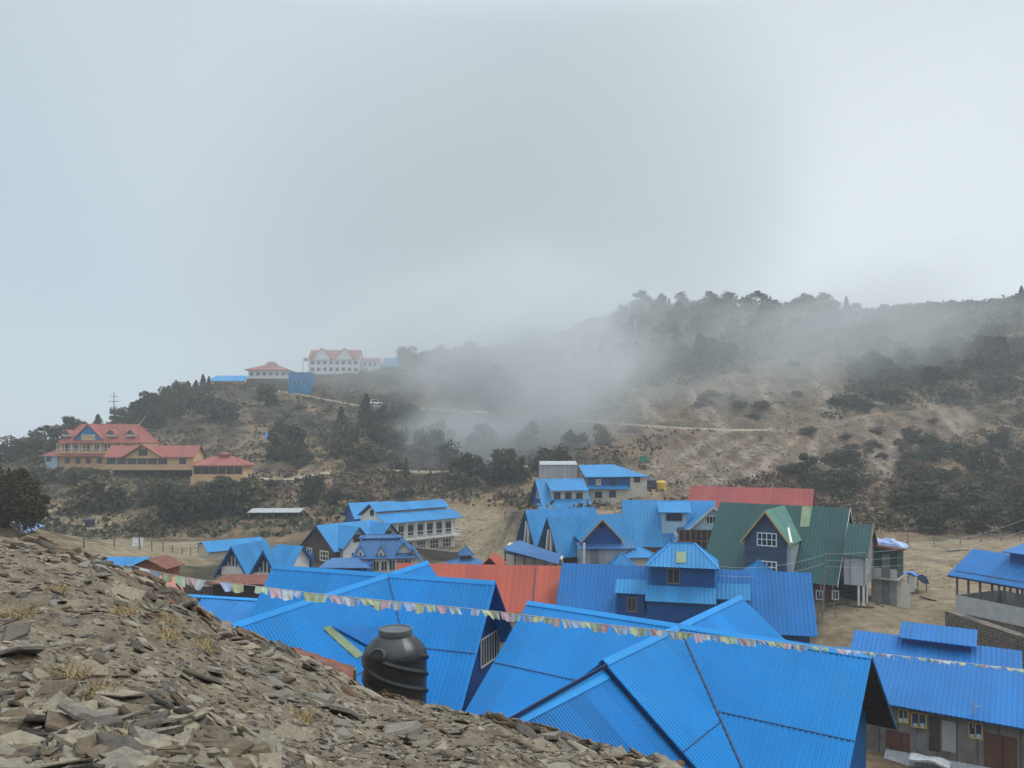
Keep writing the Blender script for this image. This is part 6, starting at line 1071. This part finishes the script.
# ------------------------------------------------------------------ the black water tank
c = P(395.5, 704, 13.45); r0 = .555; e = empty('water_tank', c, 'large black plastic water tank standing on the stones in the foreground', 'water tank')
print('tank', c, sz_(c.x, c.y)); zb = c.z - .06
nph, hs = 96, np.linspace(0, 1.30, 66); vs = []
def prof(h):
    if h < .95: return r0 * (1 - .02 * (1 - h / .95))
    t_ = (h - .95) / .35; return r0 * (1 - .52 * t_ ** 1.7)
for h in hs:
    for k in range(nph):
        a = 2 * math.pi * k / nph; r = prof(h); body = max(0, min(1, h / .1)) * max(0, min(1, (1.02 - h) / .1))
        ph = h / .30 + a * 4 / (2 * math.pi); d_ = abs((ph % 1) - .5) * 2; r += body * .042 * max(0, 1 - ((1 - d_) / .24) ** 2)
        if h > 1.0: r += .010 * max(0, math.cos(6 * a)) ** 6 * max(0, min(1, (1.28 - h) / .1))
        vs.append((c.x + r * math.cos(a), c.y + r * math.sin(a), zb + h))
fs = [(i * nph + k, i * nph + (k + 1) % nph, (i + 1) * nph + (k + 1) % nph, (i + 1) * nph + k) for i in range(len(hs) - 1) for k in range(nph)] + [tuple(range((len(hs) - 1) * nph, len(hs) * nph))]
mesh_obj('body', vs, fs, M['tank'], parent=e, smooth=True)
mb = MB(); mb.lathe((c.x, c.y, zb + 1.27), [(.25, 0), (.285, .0), (.285, .035), (.295, .04), (.295, .12), (.285, .135), (.262, .135), (.255, .115), (.10, .118), (.02, .122)], 48); mb.build('lid', M['lid'], e)
a0 = math.atan2(-c.y, -c.x) - .62; hd = V((math.cos(a0), math.sin(a0), 0)); n_ = (hd + Z * .75).normalized(); tv = hd.cross(Z); up = n_.cross(tv); q0 = V((c.x, c.y, zb + 1.06)) + hd * (prof(1.06) + .012); mb = MB()
ring = [q0 + tv * (.185 * math.cos(t_)) + up * (.125 * math.sin(t_)) for t_ in np.linspace(0, 6.283, 25)[:-1]]; inn = [q0 + tv * (.135 * math.cos(t_)) + up * (.085 * math.sin(t_)) + n_ * .025 for t_ in np.linspace(0, 6.283, 25)[:-1]]
mb.add(ring + inn, [(i, (i + 1) % 24, 24 + (i + 1) % 24, 24 + i) for i in range(24)]); mb.build('inlet_boss', M['tank'], e, smooth=True); mb = MB(); mb.add([p_ - n_ * .012 for p_ in inn], [tuple(range(24))]); mb.build('inlet_cover', M['dark_in'], e)

# ------------------------------------------------------------------ the string of prayer flags
LP = [(120, 563, 15.2), (185, 578, 16.2), (256, 586, 16.8), (340, 596.5, 17.3), (430, 604.5, 17.8), (512, 613, 18.3), (600, 624, 18.8), (690, 633, 19.3), (780, 642.5, 19.8), (870, 652.5, 20.3), (950, 661, 20.8), (1045, 672, 21.4)]
lp = [P(*q) for q in LP]; fine_ = []
for a, b in zip(lp[:-1], lp[1:]):
    for i in range(16): fine_.append(a.lerp(b, i / 16))
fine_.append(lp[-1]); sm = [sum((fine_[max(0, min(len(fine_) - 1, i + j))] for j in range(-6, 7)), V((0, 0, 0))) / 13 for i in range(len(fine_))]
e = empty('prayer_flags', sm[0], 'long string of faded pastel prayer flags stretched across the blue roofs', 'prayer flags'); mb = MB(); mb.tube(sm, .008, 5); mb.build('cord', M['rope'], e)
fc = [mat('flag_' + n_, c_, .85, .18, 9, .2, 30) for n_, c_ in (('white', (.40, .45, .49)), ('lilac', (.28, .34, .48)), ('yellow', (.36, .39, .24)), ('green', (.30, .38, .28)), ('pink', (.40, .28, .31)))]
L_ = 0; seg = [0.0]
for a, b in zip(sm[:-1], sm[1:]): seg.append(seg[-1] + (b - a).length)
def at(s):
    i = min(len(seg) - 2, max(0, int(np.searchsorted(seg, s)) - 1)); t_ = (s - seg[i]) / (seg[i + 1] - seg[i] + 1e-9); return sm[i].lerp(sm[i + 1], t_)
s = .25; i = 0; order = [0, 1, 2, 3, 4]
while s < seg[-1] - .3:
    w = .24 + random.uniform(-.035, .035); a, b = at(s), at(s + w); far = max(0, (proj(a)[0] - 760) / 100); rag = max(min(1, far), random.choice([0, 0, .15, .4])); vs = []; ph = random.uniform(0, 6.28); hh = .185 * (1 - .5 * rag) * random.uniform(.85, 1.1); sw = random.uniform(.02, .12); skew = random.uniform(-.06, .10); nrm_ = V((0, -1, 0)); pin = .30 * random.random()
    for q in range(7):
        for r_ in range(7):
            u_, v_ = q / 6, r_ / 6; base_ = a.lerp(b, u_ * (1 - pin * v_ * .6) + pin * .3 * v_); vs.append(base_ + V((skew * v_, 0, 0)) - Z * (hh * v_ * (1 + .12 * math.sin(5 * u_ + ph)) * (1 - rag * .55 * math.sin(3.14 * u_ + ph) ** 2)) + nrm_ * (sw * v_ + .035 * v_ * math.sin(8 * u_ + ph)) + Z * rag * .05 * math.sin(9 * u_ + ph) * v_)
    n0 = len(vs); top = [(q * 7 + r_, q * 7 + r_ + 1, (q + 1) * 7 + r_ + 1, (q + 1) * 7 + r_) for q in range(6) for r_ in range(6)]; mb = MB(); mb.add(vs, top); mb.add([v_ - nrm_ * .004 for v_ in vs], [t_[::-1] for t_ in top]); mb.build('flag', fc[order[i % 5]], e, smooth=True); i += 1
    s += w + random.uniform(-.01, .04) + (.26 if random.random() < .03 else 0)
print('trees', ntree)
